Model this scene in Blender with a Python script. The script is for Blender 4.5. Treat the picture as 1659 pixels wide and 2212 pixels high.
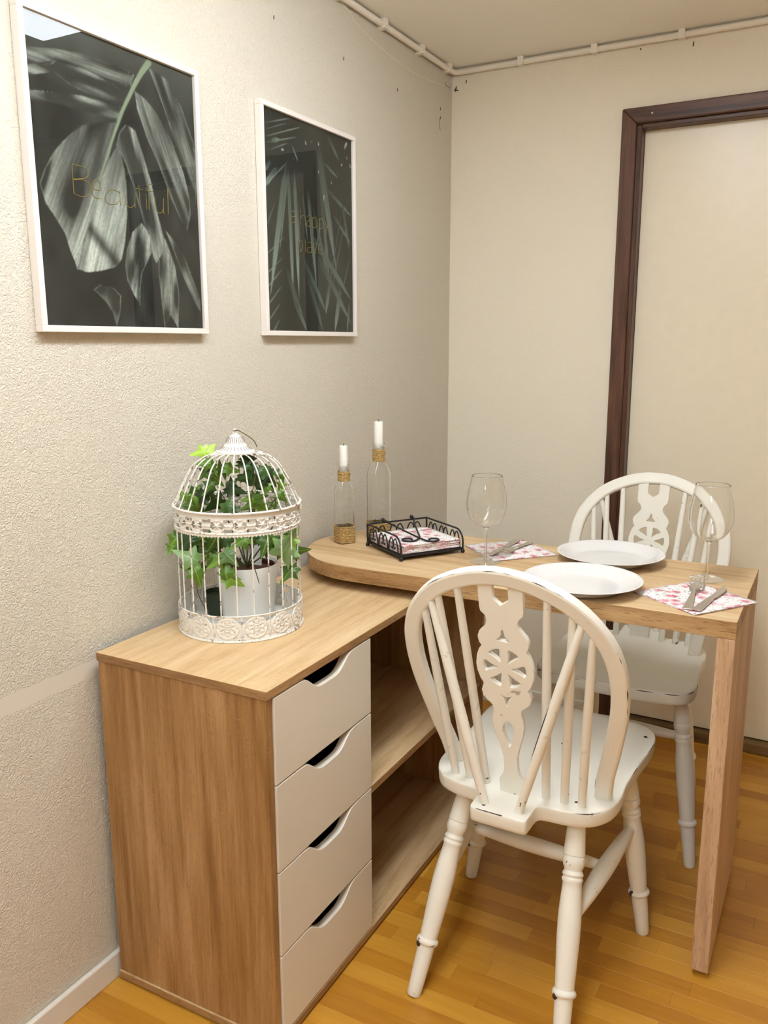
import bpy, bmesh, math, random
import numpy as np
from mathutils import Matrix, Vector

# ------------------------------------------------------------------ clear, camera, world, exposure
for o in list(bpy.data.objects): bpy.data.objects.remove(o, do_unlink=True)
scene = bpy.context.scene
COL = scene.collection
PI = math.pi

cam_data = bpy.data.cameras.new('camera'); cam = bpy.data.objects.new('camera', cam_data); COL.objects.link(cam)
yaw, pit, rol = 0.49968, -0.1986, -0.00255
fw = Vector((-math.sin(yaw)*math.cos(pit), math.cos(yaw)*math.cos(pit), math.sin(pit)))
r0 = Vector((math.cos(yaw), math.sin(yaw), 0)); u0 = r0.cross(fw)
rr = r0*math.cos(rol)+u0*math.sin(rol); uu = u0*math.cos(rol)-r0*math.sin(rol)
M = Matrix((rr, uu, -fw)).transposed().to_4x4(); M.translation = (1.18805, -2.63627, 1.25022)
cam.matrix_world = M
cam_data.sensor_fit = 'HORIZONTAL'; cam_data.sensor_width = 36.0; cam_data.lens = 36.0*1809.64/1659.0
cam_data.clip_start = 0.02
scene.camera = cam

world = bpy.data.worlds.new('world'); scene.world = world; world.use_nodes = True
world.node_tree.nodes['Background'].inputs[0].default_value = (0.9, 0.92, 1, 1)
world.node_tree.nodes['Background'].inputs[1].default_value = 0.02
LAMP_STRENGTH = 20.0
LAMP_SIDE_STRENGTH = 22.0
REAR_FILL_STRENGTH = 25.0
LAMP_COLOR = (0.90, 0.955, 1.0)
vs = scene.view_settings
vs.view_transform = 'Standard'; vs.look = 'None'; vs.gamma = 1.0; vs.use_curve_mapping = False
vs.exposure = 0.15

# ------------------------------------------------------------------ helpers
def srgb(h):
    h = h.lstrip('#'); v = [int(h[i:i+2], 16)/255 for i in (0, 2, 4)]
    return tuple((c/12.92 if c <= 0.04045 else ((c+0.055)/1.055)**2.4) for c in v)

def link_mesh(name, me, mat=None, parent=None):
    o = bpy.data.objects.new(name, me); COL.objects.link(o)
    if mat is not None and not me.materials: me.materials.append(mat)
    if parent is not None: o.parent = parent
    return o

class MB:
    """collects shapes, builds ONE mesh object"""
    def __init__(s): s.v = []; s.f = []; s.sm = []
    def add(s, V, F, smooth=False):
        n = len(s.v); s.v += [tuple(map(float, q)) for q in V]
        s.f += [tuple(i+n for i in q) for q in F]; s.sm += [smooth]*len(F); return s
    def box(s, x0, x1, y0, y1, z0, z1):
        V = [(x, y, z) for z in (z0, z1) for y in (y0, y1) for x in (x0, x1)]
        return s.add(V, [(0,2,3,1),(4,5,7,6),(0,1,5,4),(2,6,7,3),(0,4,6,2),(1,3,7,5)])
    def lathe(s, prof, n=32, c=(0,0,0), cap0=True, cap1=True, M=None, smooth=True, flute=None):
        V = []; F = []
        for k, (r, z) in enumerate(prof):
            for i in range(n):
                a = 2*PI*i/n; q = r*(1+(flute(a, k) if flute else 0))
                V.append((c[0]+q*math.cos(a), c[1]+q*math.sin(a), c[2]+z))
        for k in range(len(prof)-1):
            for i in range(n):
                j = (i+1) % n; F.append((k*n+i, k*n+j, (k+1)*n+j, (k+1)*n+i))
        if M is not None: V = [tuple(M @ Vector(q)) for q in V]
        m = len(s.v); s.add(V, F, smooth)
        if cap0: s.f.append(tuple(m+i for i in reversed(range(n)))); s.sm.append(False)
        if cap1: s.f.append(tuple(m+(len(prof)-1)*n+i for i in range(n))); s.sm.append(False)
        return s
    def tube(s, pts, r, n=8, closed=False, cap=True):
        P = [Vector(q) for q in pts]; N = len(P); R = r if hasattr(r, '__len__') else [r]*N
        T = []
        for i in range(N):
            a = P[(i-1) % N] if (closed or i > 0) else P[i]; b = P[(i+1) % N] if (closed or i < N-1) else P[i]
            t = (b-a); T.append(t.normalized() if t.length > 1e-9 else Vector((0,0,1)))
        up = Vector((0,0,1)) if abs(T[0].z) < .9 else Vector((1,0,0))
        nrm = (up - T[0]*up.dot(T[0])).normalized(); V = []; F = []
        for i in range(N):
            nrm = (nrm - T[i]*nrm.dot(T[i])); nrm = nrm.normalized() if nrm.length > 1e-6 else T[i].orthogonal().normalized()
            b = T[i].cross(nrm)
            for k in range(n):
                a = 2*PI*k/n; V.append(P[i]+(nrm*math.cos(a)+b*math.sin(a))*R[i])
        for i in range(N if closed else N-1):
            i2 = (i+1) % N
            for k in range(n):
                k2 = (k+1) % n; F.append((i*n+k, i*n+k2, i2*n+k2, i2*n+k))
        m = len(s.v); s.add(V, F, True)
        if cap and not closed:
            s.f.append(tuple(m+k for k in reversed(range(n)))); s.sm.append(False)
            s.f.append(tuple(m+(N-1)*n+k for k in range(n))); s.sm.append(False)
        return s
    def prism(s, outline, z0, z1, M=None):
        n = len(outline); V = [(x, y, z0) for x, y in outline]+[(x, y, z1) for x, y in outline]
        if M is not None: V = [tuple(M @ Vector(q)) for q in V]
        F = [tuple(reversed(range(n))), tuple(range(n, 2*n))]+[(i, (i+1) % n, n+(i+1) % n, n+i) for i in range(n)]
        return s.add(V, F)
    def rings(s, R, cap0=True, cap1=True, smooth=True):
        n = len(R[0]); V = [q for ring in R for q in ring]; F = []
        for k in range(len(R)-1):
            for i in range(n):
                j = (i+1) % n; F.append((k*n+i, k*n+j, (k+1)*n+j, (k+1)*n+i))
        m = len(s.v); s.add(V, F, smooth)
        if cap0: s.f.append(tuple(m+i for i in reversed(range(n)))); s.sm.append(False)
        if cap1: s.f.append(tuple(m+(len(R)-1)*n+i for i in range(n))); s.sm.append(False)
        return s
    def sphere(s, c, r, n=12, m=8, sc=(1,1,1)):
        R = []
        for k in range(m+1):
            a = -PI/2+PI*k/m; q = max(math.cos(a), .02)
            R.append([(c[0]+r*sc[0]*q*math.cos(2*PI*i/n), c[1]+r*sc[1]*q*math.sin(2*PI*i/n), c[2]+r*sc[2]*math.sin(a)) for i in range(n)])
        return s.rings(R)
    def mesh(s, name):
        me = bpy.data.meshes.new(name); me.from_pydata(s.v, [], s.f); me.update()
        me.polygons.foreach_set('use_smooth', s.sm)
        if any(s.sm): me.set_sharp_from_angle(angle=math.radians(42))
        return me
    def build(s, name, mat, parent=None, bevel=0, seg=2, angle=35):
        me = s.mesh(name); o = link_mesh(name, me, mat, parent)
        if bevel:
            b = o.modifiers.new('bevel', 'BEVEL'); b.width = bevel; b.segments = seg; b.limit_method = 'ANGLE'; b.angle_limit = math.radians(angle)
        return o

def empty(name, loc=(0,0,0), rz=0):
    o = bpy.data.objects.new(name, None); COL.objects.link(o); o.location = loc; o.rotation_euler = (0,0,rz); o.empty_display_size = .05
    return o
def tag(o, label, cat, group=None):
    o['label'] = label; o['category'] = cat
    if group: o['group'] = group
    return o
def struct(o): o['kind'] = 'structure'; return o
def lerp(a, b, t): return a+(b-a)*t
def spline(pts, n, closed=False):
    """Catmull-Rom resample, any dimension"""
    P = [np.array(q, float) for q in pts]; N = len(P); out = []
    segs = N if closed else N-1; per = max(1, n//segs)
    for i in range(segs):
        g = (lambda k: P[k % N]) if closed else (lambda k: P[min(max(k, 0), N-1)])
        a, b, c, d = g(i-1), g(i), g(i+1), g(i+2)
        for k in range(per):
            t = k/per
            out.append(.5*(2*b+(c-a)*t+(2*a-5*b+4*c-d)*t*t+(3*b-a-3*c+d)*t**3))
    if not closed: out.append(P[-1])
    return out
def mirror(half):
    """closed outline from a right half listed bottom to top"""
    return list(half)+[(-x, y) for x, y in reversed(half) if abs(x) > 1e-6]

# ------------------------------------------------------------------ materials
def new_mat(name):
    m = bpy.data.materials.new(name); m.use_nodes = True; nt = m.node_tree
    b = nt.nodes['Principled BSDF']; return m, nt, b
def N(nt, t, **kw):
    n = nt.nodes.new(t)
    for k, v in kw.items():
        if k in n.inputs: n.inputs[k].default_value = v
        else: setattr(n, k, v)
    return n
def L(nt, a, b): nt.links.new(a, b)
def ramp(nt, stops, interp='LINEAR'):
    n = nt.nodes.new('ShaderNodeValToRGB'); e = n.color_ramp; e.interpolation = interp
    while len(e.elements) < len(stops): e.elements.new(.5)
    for el, (p, c) in zip(e.elements, stops):
        el.position = p; el.color = (*c, 1) if len(c) == 3 else c
    return n
def mix(nt, a, b, f=None, mode='MIX', fac=.5):
    n = nt.nodes.new('ShaderNodeMix'); n.data_type = 'RGBA'; n.blend_type = mode; n.inputs['Factor'].default_value = fac
    for s, v in ((6, a), (7, b)):
        if isinstance(v, (tuple, list)): n.inputs[s].default_value = (*v[:3], 1)
        else: L(nt, v, n.inputs[s])
    if f is not None: L(nt, f, n.inputs['Factor'])
    return n.outputs[2]
def math_n(nt, op, a, b=None):
    n = nt.nodes.new('ShaderNodeMath'); n.operation = op
    for i, v in enumerate((a, b)):
        if v is None: continue
        if isinstance(v, (int, float)): n.inputs[i].default_value = v
        else: L(nt, v, n.inputs[i])
    return n.outputs[0]
def coords(nt, scale=(1,1,1), rot=(0,0,0), rand=False):
    tc = N(nt, 'ShaderNodeTexCoord'); mp = N(nt, 'ShaderNodeMapping'); mp.inputs['Scale'].default_value = scale; mp.inputs['Rotation'].default_value = rot
    L(nt, tc.outputs['Object'], mp.inputs['Vector'])
    if rand:
        oi = N(nt, 'ShaderNodeObjectInfo'); c = N(nt, 'ShaderNodeCombineXYZ')
        for i, k in enumerate((13.7, 31.1, 7.9)): L(nt, math_n(nt, 'MULTIPLY', oi.outputs['Random'], k*3), c.inputs[i])
        L(nt, c.outputs[0], mp.inputs['Location'])
    return mp.outputs[0]
def plain(name, col, rough=.5, metal=0, spec=.5, bump=0, bscale=200):
    m, nt, b = new_mat(name); b.inputs['Base Color'].default_value = (*col, 1); b.inputs['Roughness'].default_value = rough
    b.inputs['Metallic'].default_value = metal; b.inputs['Specular IOR Level'].default_value = spec
    nz = N(nt, 'ShaderNodeTexNoise', Scale=bscale, Detail=3.0); L(nt, coords(nt), nz.inputs['Vector'])
    c = mix(nt, tuple(x*.96 for x in col), tuple(min(1, x*1.03) for x in col), nz.outputs[0]); L(nt, c, b.inputs['Base Color'])
    if bump:
        bp = N(nt, 'ShaderNodeBump', Strength=bump, Distance=.001); L(nt, nz.outputs[0], bp.inputs['Height']); L(nt, bp.outputs[0], b.inputs['Normal'])
    return m
def oak(name, axis, dark, mid, light, scratch=True, coarse=1.0, rough=.48):
    """axis: grain direction 0,1,2 in object space"""
    m, nt, b = new_mat(name)
    def sc(across, along):
        v = [across]*3; v[axis] = along; return tuple(v)
    big = N(nt, 'ShaderNodeTexNoise', Scale=1.0, Detail=3.0, Distortion=.6); L(nt, coords(nt, sc(16/coarse, 1.6)), big.inputs['Vector'])
    med = N(nt, 'ShaderNodeTexNoise', Scale=1.0, Detail=5.0, Roughness=.65, Distortion=.8); L(nt, coords(nt, sc(70/coarse, 3.5)), med.inputs['Vector'])
    fib = N(nt, 'ShaderNodeTexNoise', Scale=1.0, Detail=4.0, Roughness=.7); L(nt, coords(nt, sc(420/coarse, 16)), fib.inputs['Vector'])
    wv = N(nt, 'ShaderNodeTexWave', Scale=1.0, Distortion=9.0, Detail=3.0); wv.inputs['Detail Scale'].default_value = 1.2; wv.bands_direction = 'DIAGONAL'
    L(nt, coords(nt, sc(14/coarse, 1.0)), wv.inputs['Vector'])
    a = math_n(nt, 'MULTIPLY', big.outputs[0], .40); c = math_n(nt, 'MULTIPLY', med.outputs[0], .29); d = math_n(nt, 'MULTIPLY', fib.outputs[0], .27); w = math_n(nt, 'MULTIPLY', wv.outputs[0], .07)
    t = math_n(nt, 'ADD', math_n(nt, 'ADD', a, c), math_n(nt, 'ADD', d, w))
    rp = ramp(nt, [(.36, dark), (.50, mid), (.66, light)]); L(nt, t, rp.inputs[0]); col = rp.outputs[0]
    pore = N(nt, 'ShaderNodeTexNoise', Scale=1.0, Detail=2.0, Roughness=.6); L(nt, coords(nt, sc(620/coarse, 60/coarse)), pore.inputs['Vector'])
    pm = ramp(nt, [(.57 if coarse > 1 else .59, (0,0,0)), (.66, (1,1,1))]); L(nt, pore.outputs[0], pm.inputs[0])
    col = mix(nt, col, mix(nt, col, dark, fac=.75), math_n(nt, 'MULTIPLY', pm.outputs[0], .95 if coarse > 1 else .6))
    if scratch:
        s1 = N(nt, 'ShaderNodeTexNoise', Scale=1.0, Detail=3.0, Roughness=.7); v = [55]*3; v[axis] = 330; L(nt, coords(nt, tuple(v)), s1.inputs['Vector'])
        s2 = N(nt, 'ShaderNodeTexNoise', Scale=1.0, Detail=1.0); L(nt, coords(nt, sc(17, 6)), s2.inputs['Vector'])
        r1 = ramp(nt, [(.56, (0,0,0)), (.70, (1,1,1))]); L(nt, s1.outputs[0], r1.inputs[0]); r2 = ramp(nt, [(.52, (0,0,0)), (.68, (1,1,1))]); L(nt, s2.outputs[0], r2.inputs[0])
        f = math_n(nt, 'MULTIPLY', math_n(nt, 'MULTIPLY', r1.outputs[0], r2.outputs[0]), .38)
        col = mix(nt, col, tuple(min(1, x*1.18) for x in light), f)
    L(nt, col, b.inputs['Base Color']); b.inputs['Roughness'].default_value = rough; b.inputs['Specular IOR Level'].default_value = .35
    bp = N(nt, 'ShaderNodeBump', Strength=.15, Distance=.0005); L(nt, t, bp.inputs['Height']); L(nt, bp.outputs[0], b.inputs['Normal'])
    return m
def thin_glass(name, tint=(.97,.98,.97), ior=1.5, rough=0.0, boost=1.0):
    m = bpy.data.materials.new(name); m.use_nodes = True; nt = m.node_tree; nt.nodes.clear()
    out = N(nt, 'ShaderNodeOutputMaterial'); tr = N(nt, 'ShaderNodeBsdfTransparent'); tr.inputs[0].default_value = (*tint, 1)
    gl = N(nt, 'ShaderNodeBsdfGlossy'); gl.inputs['Roughness'].default_value = rough; gl.inputs[0].default_value = (1,1,1,1)
    g = N(nt, 'ShaderNodeNewGeometry'); dp = N(nt, 'ShaderNodeVectorMath'); dp.operation = 'DOT_PRODUCT'; L(nt, g.outputs['Incoming'], dp.inputs[0]); L(nt, g.outputs['Normal'], dp.inputs[1])
    f0 = ((ior-1)/(ior+1))**2; cs = math_n(nt, 'SUBTRACT', 1.0, math_n(nt, 'ABSOLUTE', dp.outputs['Value']))
    fr = math_n(nt, 'ADD', math_n(nt, 'MULTIPLY', math_n(nt, 'POWER', cs, 5.0), 1-f0), f0); mx = N(nt, 'ShaderNodeMixShader')
    L(nt, math_n(nt, 'MULTIPLY', fr, boost), mx.inputs[0]); L(nt, tr.outputs[0], mx.inputs[1]); L(nt, gl.outputs[0], mx.inputs[2]); L(nt, mx.outputs[0], out.inputs[0])
    return m
def real_glass(name, tint, ior):
    m = bpy.data.materials.new(name); m.use_nodes = True; nt = m.node_tree; nt.nodes.clear()
    out = N(nt, 'ShaderNodeOutputMaterial'); g = N(nt, 'ShaderNodeBsdfGlass'); g.inputs['Color'].default_value = (*tint, 1); g.inputs['IOR'].default_value = ior; g.inputs['Roughness'].default_value = 0.0
    L(nt, g.outputs[0], out.inputs[0]); return m
def wall_mat(name, col, strength=.55, band=False, scale=1.0):
    m, nt, b = new_mat(name)
    vec = coords(nt)
    n1 = N(nt, 'ShaderNodeTexNoise', Scale=135*scale, Detail=2.0, Roughness=.55, Distortion=1.6); L(nt, vec, n1.inputs['Vector'])
    n2 = N(nt, 'ShaderNodeTexNoise', Scale=62*scale, Detail=2.0, Distortion=2.2); L(nt, vec, n2.inputs['Vector'])
    n3 = N(nt, 'ShaderNodeTexNoise', Scale=3.0, Detail=3.0); L(nt, vec, n3.inputs['Vector'])
    rg = ramp(nt, [(.34, (0,0,0)), (.66, (1,1,1))]); L(nt, n1.outputs[0], rg.inputs[0])
    h = math_n(nt, 'ADD', math_n(nt, 'MULTIPLY', rg.outputs[0], .7), math_n(nt, 'MULTIPLY', n2.outputs[0], .6))
    if band:   # a strip of wallpaper rubbed smooth low on the wall, near the cabinet's end
        sx = N(nt, 'ShaderNodeSeparateXYZ'); L(nt, vec, sx.inputs[0])
        zz = math_n(nt, 'ADD', math_n(nt, 'SUBTRACT', sx.outputs[2], .655), math_n(nt, 'MULTIPLY', math_n(nt, 'SUBTRACT', n2.outputs[0], .5), .012))
        mk = math_n(nt, 'GREATER_THAN', math_n(nt, 'ABSOLUTE', zz), .017)
        yy = math_n(nt, 'GREATER_THAN', sx.outputs[1], -1.40); mk = math_n(nt, 'MAXIMUM', mk, yy)
        h = math_n(nt, 'MULTIPLY', h, mk)
    bp = N(nt, 'ShaderNodeBump', Strength=strength, Distance=.0022); L(nt, h, bp.inputs['Height']); L(nt, bp.outputs[0], b.inputs['Normal'])
    c = mix(nt, tuple(x*.97 for x in col), tuple(min(1, x*1.02) for x in col), n3.outputs[0]); L(nt, c, b.inputs['Base Color'])
    b.inputs['Roughness'].default_value = .75; b.inputs['Specular IOR Level'].default_value = .25
    return m
def paint_mat(name, col, under, chips=.64, pt=.53, scale=38.0):
    """chalky paint worn through on the edges and chipped in places"""
    m, nt, b = new_mat(name); vec = coords(nt, rand=True)
    g = N(nt, 'ShaderNodeNewGeometry'); n1 = N(nt, 'ShaderNodeTexNoise', Scale=scale, Detail=4.0, Roughness=.65); L(nt, vec, n1.inputs['Vector'])
    n2 = N(nt, 'ShaderNodeTexNoise', Scale=16.0, Detail=3.0); L(nt, vec, n2.inputs['Vector'])
    e = ramp(nt, [(pt, (0,0,0)), (pt+.03, (1,1,1))]); L(nt, g.outputs['Pointiness'], e.inputs[0])
    r1 = ramp(nt, [(chips, (0,0,0)), (chips+.02, (1,1,1))]); L(nt, n1.outputs[0], r1.inputs[0])
    f1 = math_n(nt, 'MULTIPLY', e.outputs[0], r1.outputs[0])
    r2 = ramp(nt, [(.79, (0,0,0)), (.80, (1,1,1))]); L(nt, n1.outputs[0], r2.inputs[0])
    f = math_n(nt, 'MAXIMUM', f1, r2.outputs[0])
    base = mix(nt, tuple(x*.95 for x in col), col, n2.outputs[0])
    L(nt, mix(nt, base, under, f), b.inputs['Base Color']); b.inputs['Roughness'].default_value = .42; b.inputs['Specular IOR Level'].default_value = .4
    bp = N(nt, 'ShaderNodeBump', Strength=.2, Distance=.0006); L(nt, math_n(nt, 'SUBTRACT', n2.outputs[0], f), bp.inputs['Height']); L(nt, bp.outputs[0], b.inputs['Normal'])
    return m

MAT = {}
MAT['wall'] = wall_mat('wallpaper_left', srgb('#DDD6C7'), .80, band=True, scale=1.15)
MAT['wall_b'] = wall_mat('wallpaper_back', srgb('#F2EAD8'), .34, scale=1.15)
MAT['plaster'] = wall_mat('plaster', srgb('#FCFAF2'), .06, scale=.6)
MAT['white_trim'] = plain('white_trim', srgb('#E6E2D8'), .4)
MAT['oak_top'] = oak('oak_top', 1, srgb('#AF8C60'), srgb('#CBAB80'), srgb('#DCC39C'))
MAT['oak_table'] = oak('oak_table', 0, srgb('#AF8C60'), srgb('#CDAD82'), srgb('#DCC39C'))
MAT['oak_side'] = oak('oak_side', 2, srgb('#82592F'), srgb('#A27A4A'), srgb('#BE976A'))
MAT['back_board_shade'] = oak('back_board_shade', 2, srgb('#2E1E14'), srgb('#40291B'), srgb('#503526'), scratch=False)  # oak darkened in colour to stand for the deep shade inside the shelves
MAT['oak_edge'] = oak('oak_edge', 0, srgb('#7D5B36'), srgb('#AC865A'), srgb('#C9A677'), scratch=False, coarse=1.7)
MAT['oak_edge_long'] = oak('oak_edge_long', 1, srgb('#7D5B36'), srgb('#A57F53'), srgb('#C09C6E'), scratch=False, coarse=1.5)
MAT['oak_leg'] = oak('oak_leg', 2, srgb('#A68464'), srgb('#C8A583'), srgb('#DCBE9C'), scratch=False, coarse=1.5)
MAT['front'] = plain('drawer_front', srgb('#E3DDD0'), .38)
MAT['black'] = plain('black_metal', srgb('#15151A'), .38, spec=.5)
MAT['dark'] = plain('dark_plastic', srgb('#1B1917'), .6)
MAT['chair'] = paint_mat('chalk_paint', srgb('#F4F1E6'), srgb('#4A352C'))
MAT['cage'] = paint_mat('cage_paint', srgb('#EEEAE2'), srgb('#8A7870'), chips=.58, pt=.52, scale=90.0)
MAT['door'] = plain('door_panel', srgb('#F2E8D2'), .32, bump=.05, bscale=30)
MAT['door_frame'] = oak('door_frame', 2, srgb('#34211A'), srgb('#573A2C'), srgb('#76523F'), scratch=False, rough=.4)
MAT['door_frame_h'] = oak('door_frame_h', 0, srgb('#34211A'), srgb('#573A2C'), srgb('#76523F'), scratch=False, rough=.4)
MAT['threshold'] = oak('threshold', 0, srgb('#4A3820'), srgb('#6B5434'), srgb('#866C45'), scratch=False)
MAT['glass'] = real_glass('drinking_glass', (.99,.99,.985), 1.45)
MAT['bottle'] = real_glass('bottle_glass', (.99,.995,.99), 1.45)
MAT['foot_glass'] = thin_glass('foot_glass', (.94,.94,.93), 1.5, boost=2.2)
MAT['pane'] = thin_glass('picture_glass', (.99,.99,.99), 1.5, boost=.5)
MAT['wax'] = plain('candle_wax', srgb('#F4F1EA'), .45)
MAT['china'] = plain('white_china', srgb('#EAE9E8'), .12, spec=.5)
MAT['steel'] = plain('steel', srgb('#CFCBC6'), .28, metal=1)
MAT['brass'] = plain('gold_print', srgb('#85763C'), .7, spec=.1)
MAT['soil'] = plain('soil', srgb('#4A2A1C'), .9, bump=.6, bscale=90)
MAT['terracotta'] = plain('brown_pot', srgb('#5A2A1B'), .6)
MAT['green_pot'] = plain('dark_green_pot', srgb('#22301C'), .5)
MAT['stem'] = plain('ivy_stem', srgb('#55502B'), .6)
MAT['frame'] = plain('white_frame', srgb('#EDE7E1'), .35)
MAT['pot'] = plain('white_pot', srgb('#E9E9E6'), .4)
MAT['card'] = plain('white_card', srgb('#F2F2F2'), .6)
MAT['cage_wear'] = plain('cage_wear', srgb('#8F817A'), .7)
MAT['chip'] = plain('bare_wood_chip', srgb('#3B2A25'), .7)
MAT['hole'] = plain('nail_hole', srgb('#3A332C'), .9)
MAT['conduit'] = plain('conduit', srgb('#F2ECDF'), .5)
MAT['housing'] = plain('lamp_housing', srgb('#E8E6E0'), .5)

def twine_mat():
    m, nt, b = new_mat('twine'); n = N(nt, 'ShaderNodeTexNoise', Scale=260.0, Detail=3.0); L(nt, coords(nt), n.inputs['Vector'])
    r = ramp(nt, [(.3, srgb('#8A6A36')), (.5, srgb('#B8955A')), (.72, srgb('#D8BC86'))]); L(nt, n.outputs[0], r.inputs[0]); L(nt, r.outputs[0], b.inputs['Base Color'])
    b.inputs['Roughness'].default_value = .85; return m
MAT['twine'] = twine_mat()
def leaf_mat(name, a, b_, c):
    m, nt, b = new_mat(name); oi = N(nt, 'ShaderNodeObjectInfo'); n = N(nt, 'ShaderNodeTexNoise', Scale=60.0, Detail=2.0); L(nt, coords(nt, rand=True), n.inputs['Vector'])
    t = math_n(nt, 'ADD', math_n(nt, 'MULTIPLY', oi.outputs['Random'], .7), math_n(nt, 'MULTIPLY', n.outputs[0], .3))
    r = ramp(nt, [(.1, a), (.5, b_), (.95, c)]); L(nt, t, r.inputs[0])
    # pale vein along the middle, uv-free: object space y is across the leaf
    tc = N(nt, 'ShaderNodeTexCoord'); sx = N(nt, 'ShaderNodeSeparateXYZ'); L(nt, tc.outputs['Object'], sx.inputs[0])
    v = ramp(nt, [(.0, (1,1,1)), (.03, (0,0,0))]); L(nt, math_n(nt, 'ABSOLUTE', sx.outputs[1]), v.inputs[0])
    L(nt, mix(nt, r.outputs[0], tuple(min(1, x*1.5+.02) for x in c), math_n(nt, 'MULTIPLY', v.outputs[0], .5)), b.inputs['Base Color'])
    b.inputs['Roughness'].default_value = .38; b.inputs['Subsurface Weight'].default_value = 0; return m
MAT['leaf_m'] = leaf_mat('ivy_leaf', srgb('#37561A'), srgb('#587E26'), srgb('#84AC38'))
MAT['leaf_d'] = leaf_mat('ivy_leaf_dark', srgb('#1E3616'), srgb('#2F4E20'), srgb('#446A2A'))
MAT['leaf_p'] = leaf_mat('ivy_leaf_pale', srgb('#4F7040'), srgb('#66884E'), srgb('#86A668'))
MAT['leaf_L'] = leaf_mat('ivy_leaf_young', srgb('#86B038'), srgb('#98C040'), srgb('#A8CC50'))
def napkin_mat():
    m, nt, b = new_mat('floral_napkin'); vec = coords(nt, rand=True)
    wn = N(nt, 'ShaderNodeTexNoise', Scale=120.0, Detail=2.0); L(nt, vec, wn.inputs['Vector'])
    def blobs(scale, thr, soft, stretch, loc):
        mp = N(nt, 'ShaderNodeMapping'); mp.inputs['Scale'].default_value = stretch; mp.inputs['Location'].default_value = loc; L(nt, vec, mp.inputs['Vector'])
        ad = N(nt, 'ShaderNodeVectorMath'); ad.operation = 'MULTIPLY_ADD'; ad.inputs[1].default_value = (.012,)*3; L(nt, wn.outputs[1], ad.inputs[0]); L(nt, mp.outputs[0], ad.inputs[2])
        vo = N(nt, 'ShaderNodeTexVoronoi', Scale=scale, Randomness=.9); L(nt, ad.outputs[0], vo.inputs['Vector'])
        r = ramp(nt, [(thr, (1,1,1)), (thr+soft, (0,0,0))]); L(nt, vo.outputs[0], r.inputs[0]); return r.outputs[0], vo
    f1, v1 = blobs(38, .26, .22, (1,1,0), (0,0,0)); f2, v2 = blobs(70, .20, .06, (1,2.1,0), (3.3,1.7,0)); f3, v3 = blobs(95, .18, .05, (2.0,1,0), (7.1,2.9,0)); f4, v4 = blobs(38, .10, .10, (1,1,0), (0,0,0))
    col = mix(nt, srgb('#F3EDEC'), srgb('#D98A94'), math_n(nt, 'MULTIPLY', f1, .9)); col = mix(nt, col, srgb('#C04A62'), math_n(nt, 'MULTIPLY', f4, .8))
    col = mix(nt, col, srgb('#7C7F86'), math_n(nt, 'MULTIPLY', f2, .75)); col = mix(nt, col, srgb('#3D4350'), math_n(nt, 'MULTIPLY', f3, .7))
    L(nt, col, b.inputs['Base Color']); b.inputs['Roughness'].default_value = .85; return m
MAT['napkin'] = napkin_mat()
MAT['napkin_edge'] = plain('napkin_edge', srgb('#CFC3B8'), .9)
def floor_mat():
    m, nt, b = new_mat('beech_strip'); oi = N(nt, 'ShaderNodeObjectInfo')
    fine = N(nt, 'ShaderNodeTexNoise', Scale=1.0, Detail=5.0, Roughness=.65, Distortion=.5); L(nt, coords(nt, (9, 130, 60), rand=True), fine.inputs['Vector'])
    big = N(nt, 'ShaderNodeTexNoise', Scale=1.0, Detail=2.0, Distortion=1.0); L(nt, coords(nt, (2.5, 26, 20), rand=True), big.inputs['Vector'])
    t = math_n(nt, 'ADD', math_n(nt, 'MULTIPLY', oi.outputs['Random'], .42), math_n(nt, 'ADD', math_n(nt, 'MULTIPLY', fine.outputs[0], .32), math_n(nt, 'MULTIPLY', big.outputs[0], .34)))
    r = ramp(nt, [(.22, srgb('#A2681E')), (.5, srgb('#BE8429')), (.82, srgb('#D29C3C'))]); L(nt, t, r.inputs[0]); L(nt, r.outputs[0], b.inputs['Base Color'])
    b.inputs['Roughness'].default_value = .36; b.inputs['Specular IOR Level'].default_value = .45; return m
MAT['floor'] = floor_mat()
MAT['seam'] = plain('floor_seam', srgb('#5A3817'), .8)
def emit_mat():
    m = bpy.data.materials.new('lamp_diffuser'); m.use_nodes = True; nt = m.node_tree; nt.nodes.clear()
    out = N(nt, 'ShaderNodeOutputMaterial'); e = N(nt, 'ShaderNodeEmission'); e.inputs[0].default_value = (*LAMP_COLOR, 1); e.inputs[1].default_value = LAMP_STRENGTH
    L(nt, e.outputs[0], out.inputs[0]); return m, e
MAT['diffuser'], _e = emit_mat()
MAT['rear_fill'], _e2 = emit_mat(); _e2.inputs[1].default_value = REAR_FILL_STRENGTH
MAT['diffuser_side'], _e3 = emit_mat(); _e3.inputs[1].default_value = LAMP_SIDE_STRENGTH

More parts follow.
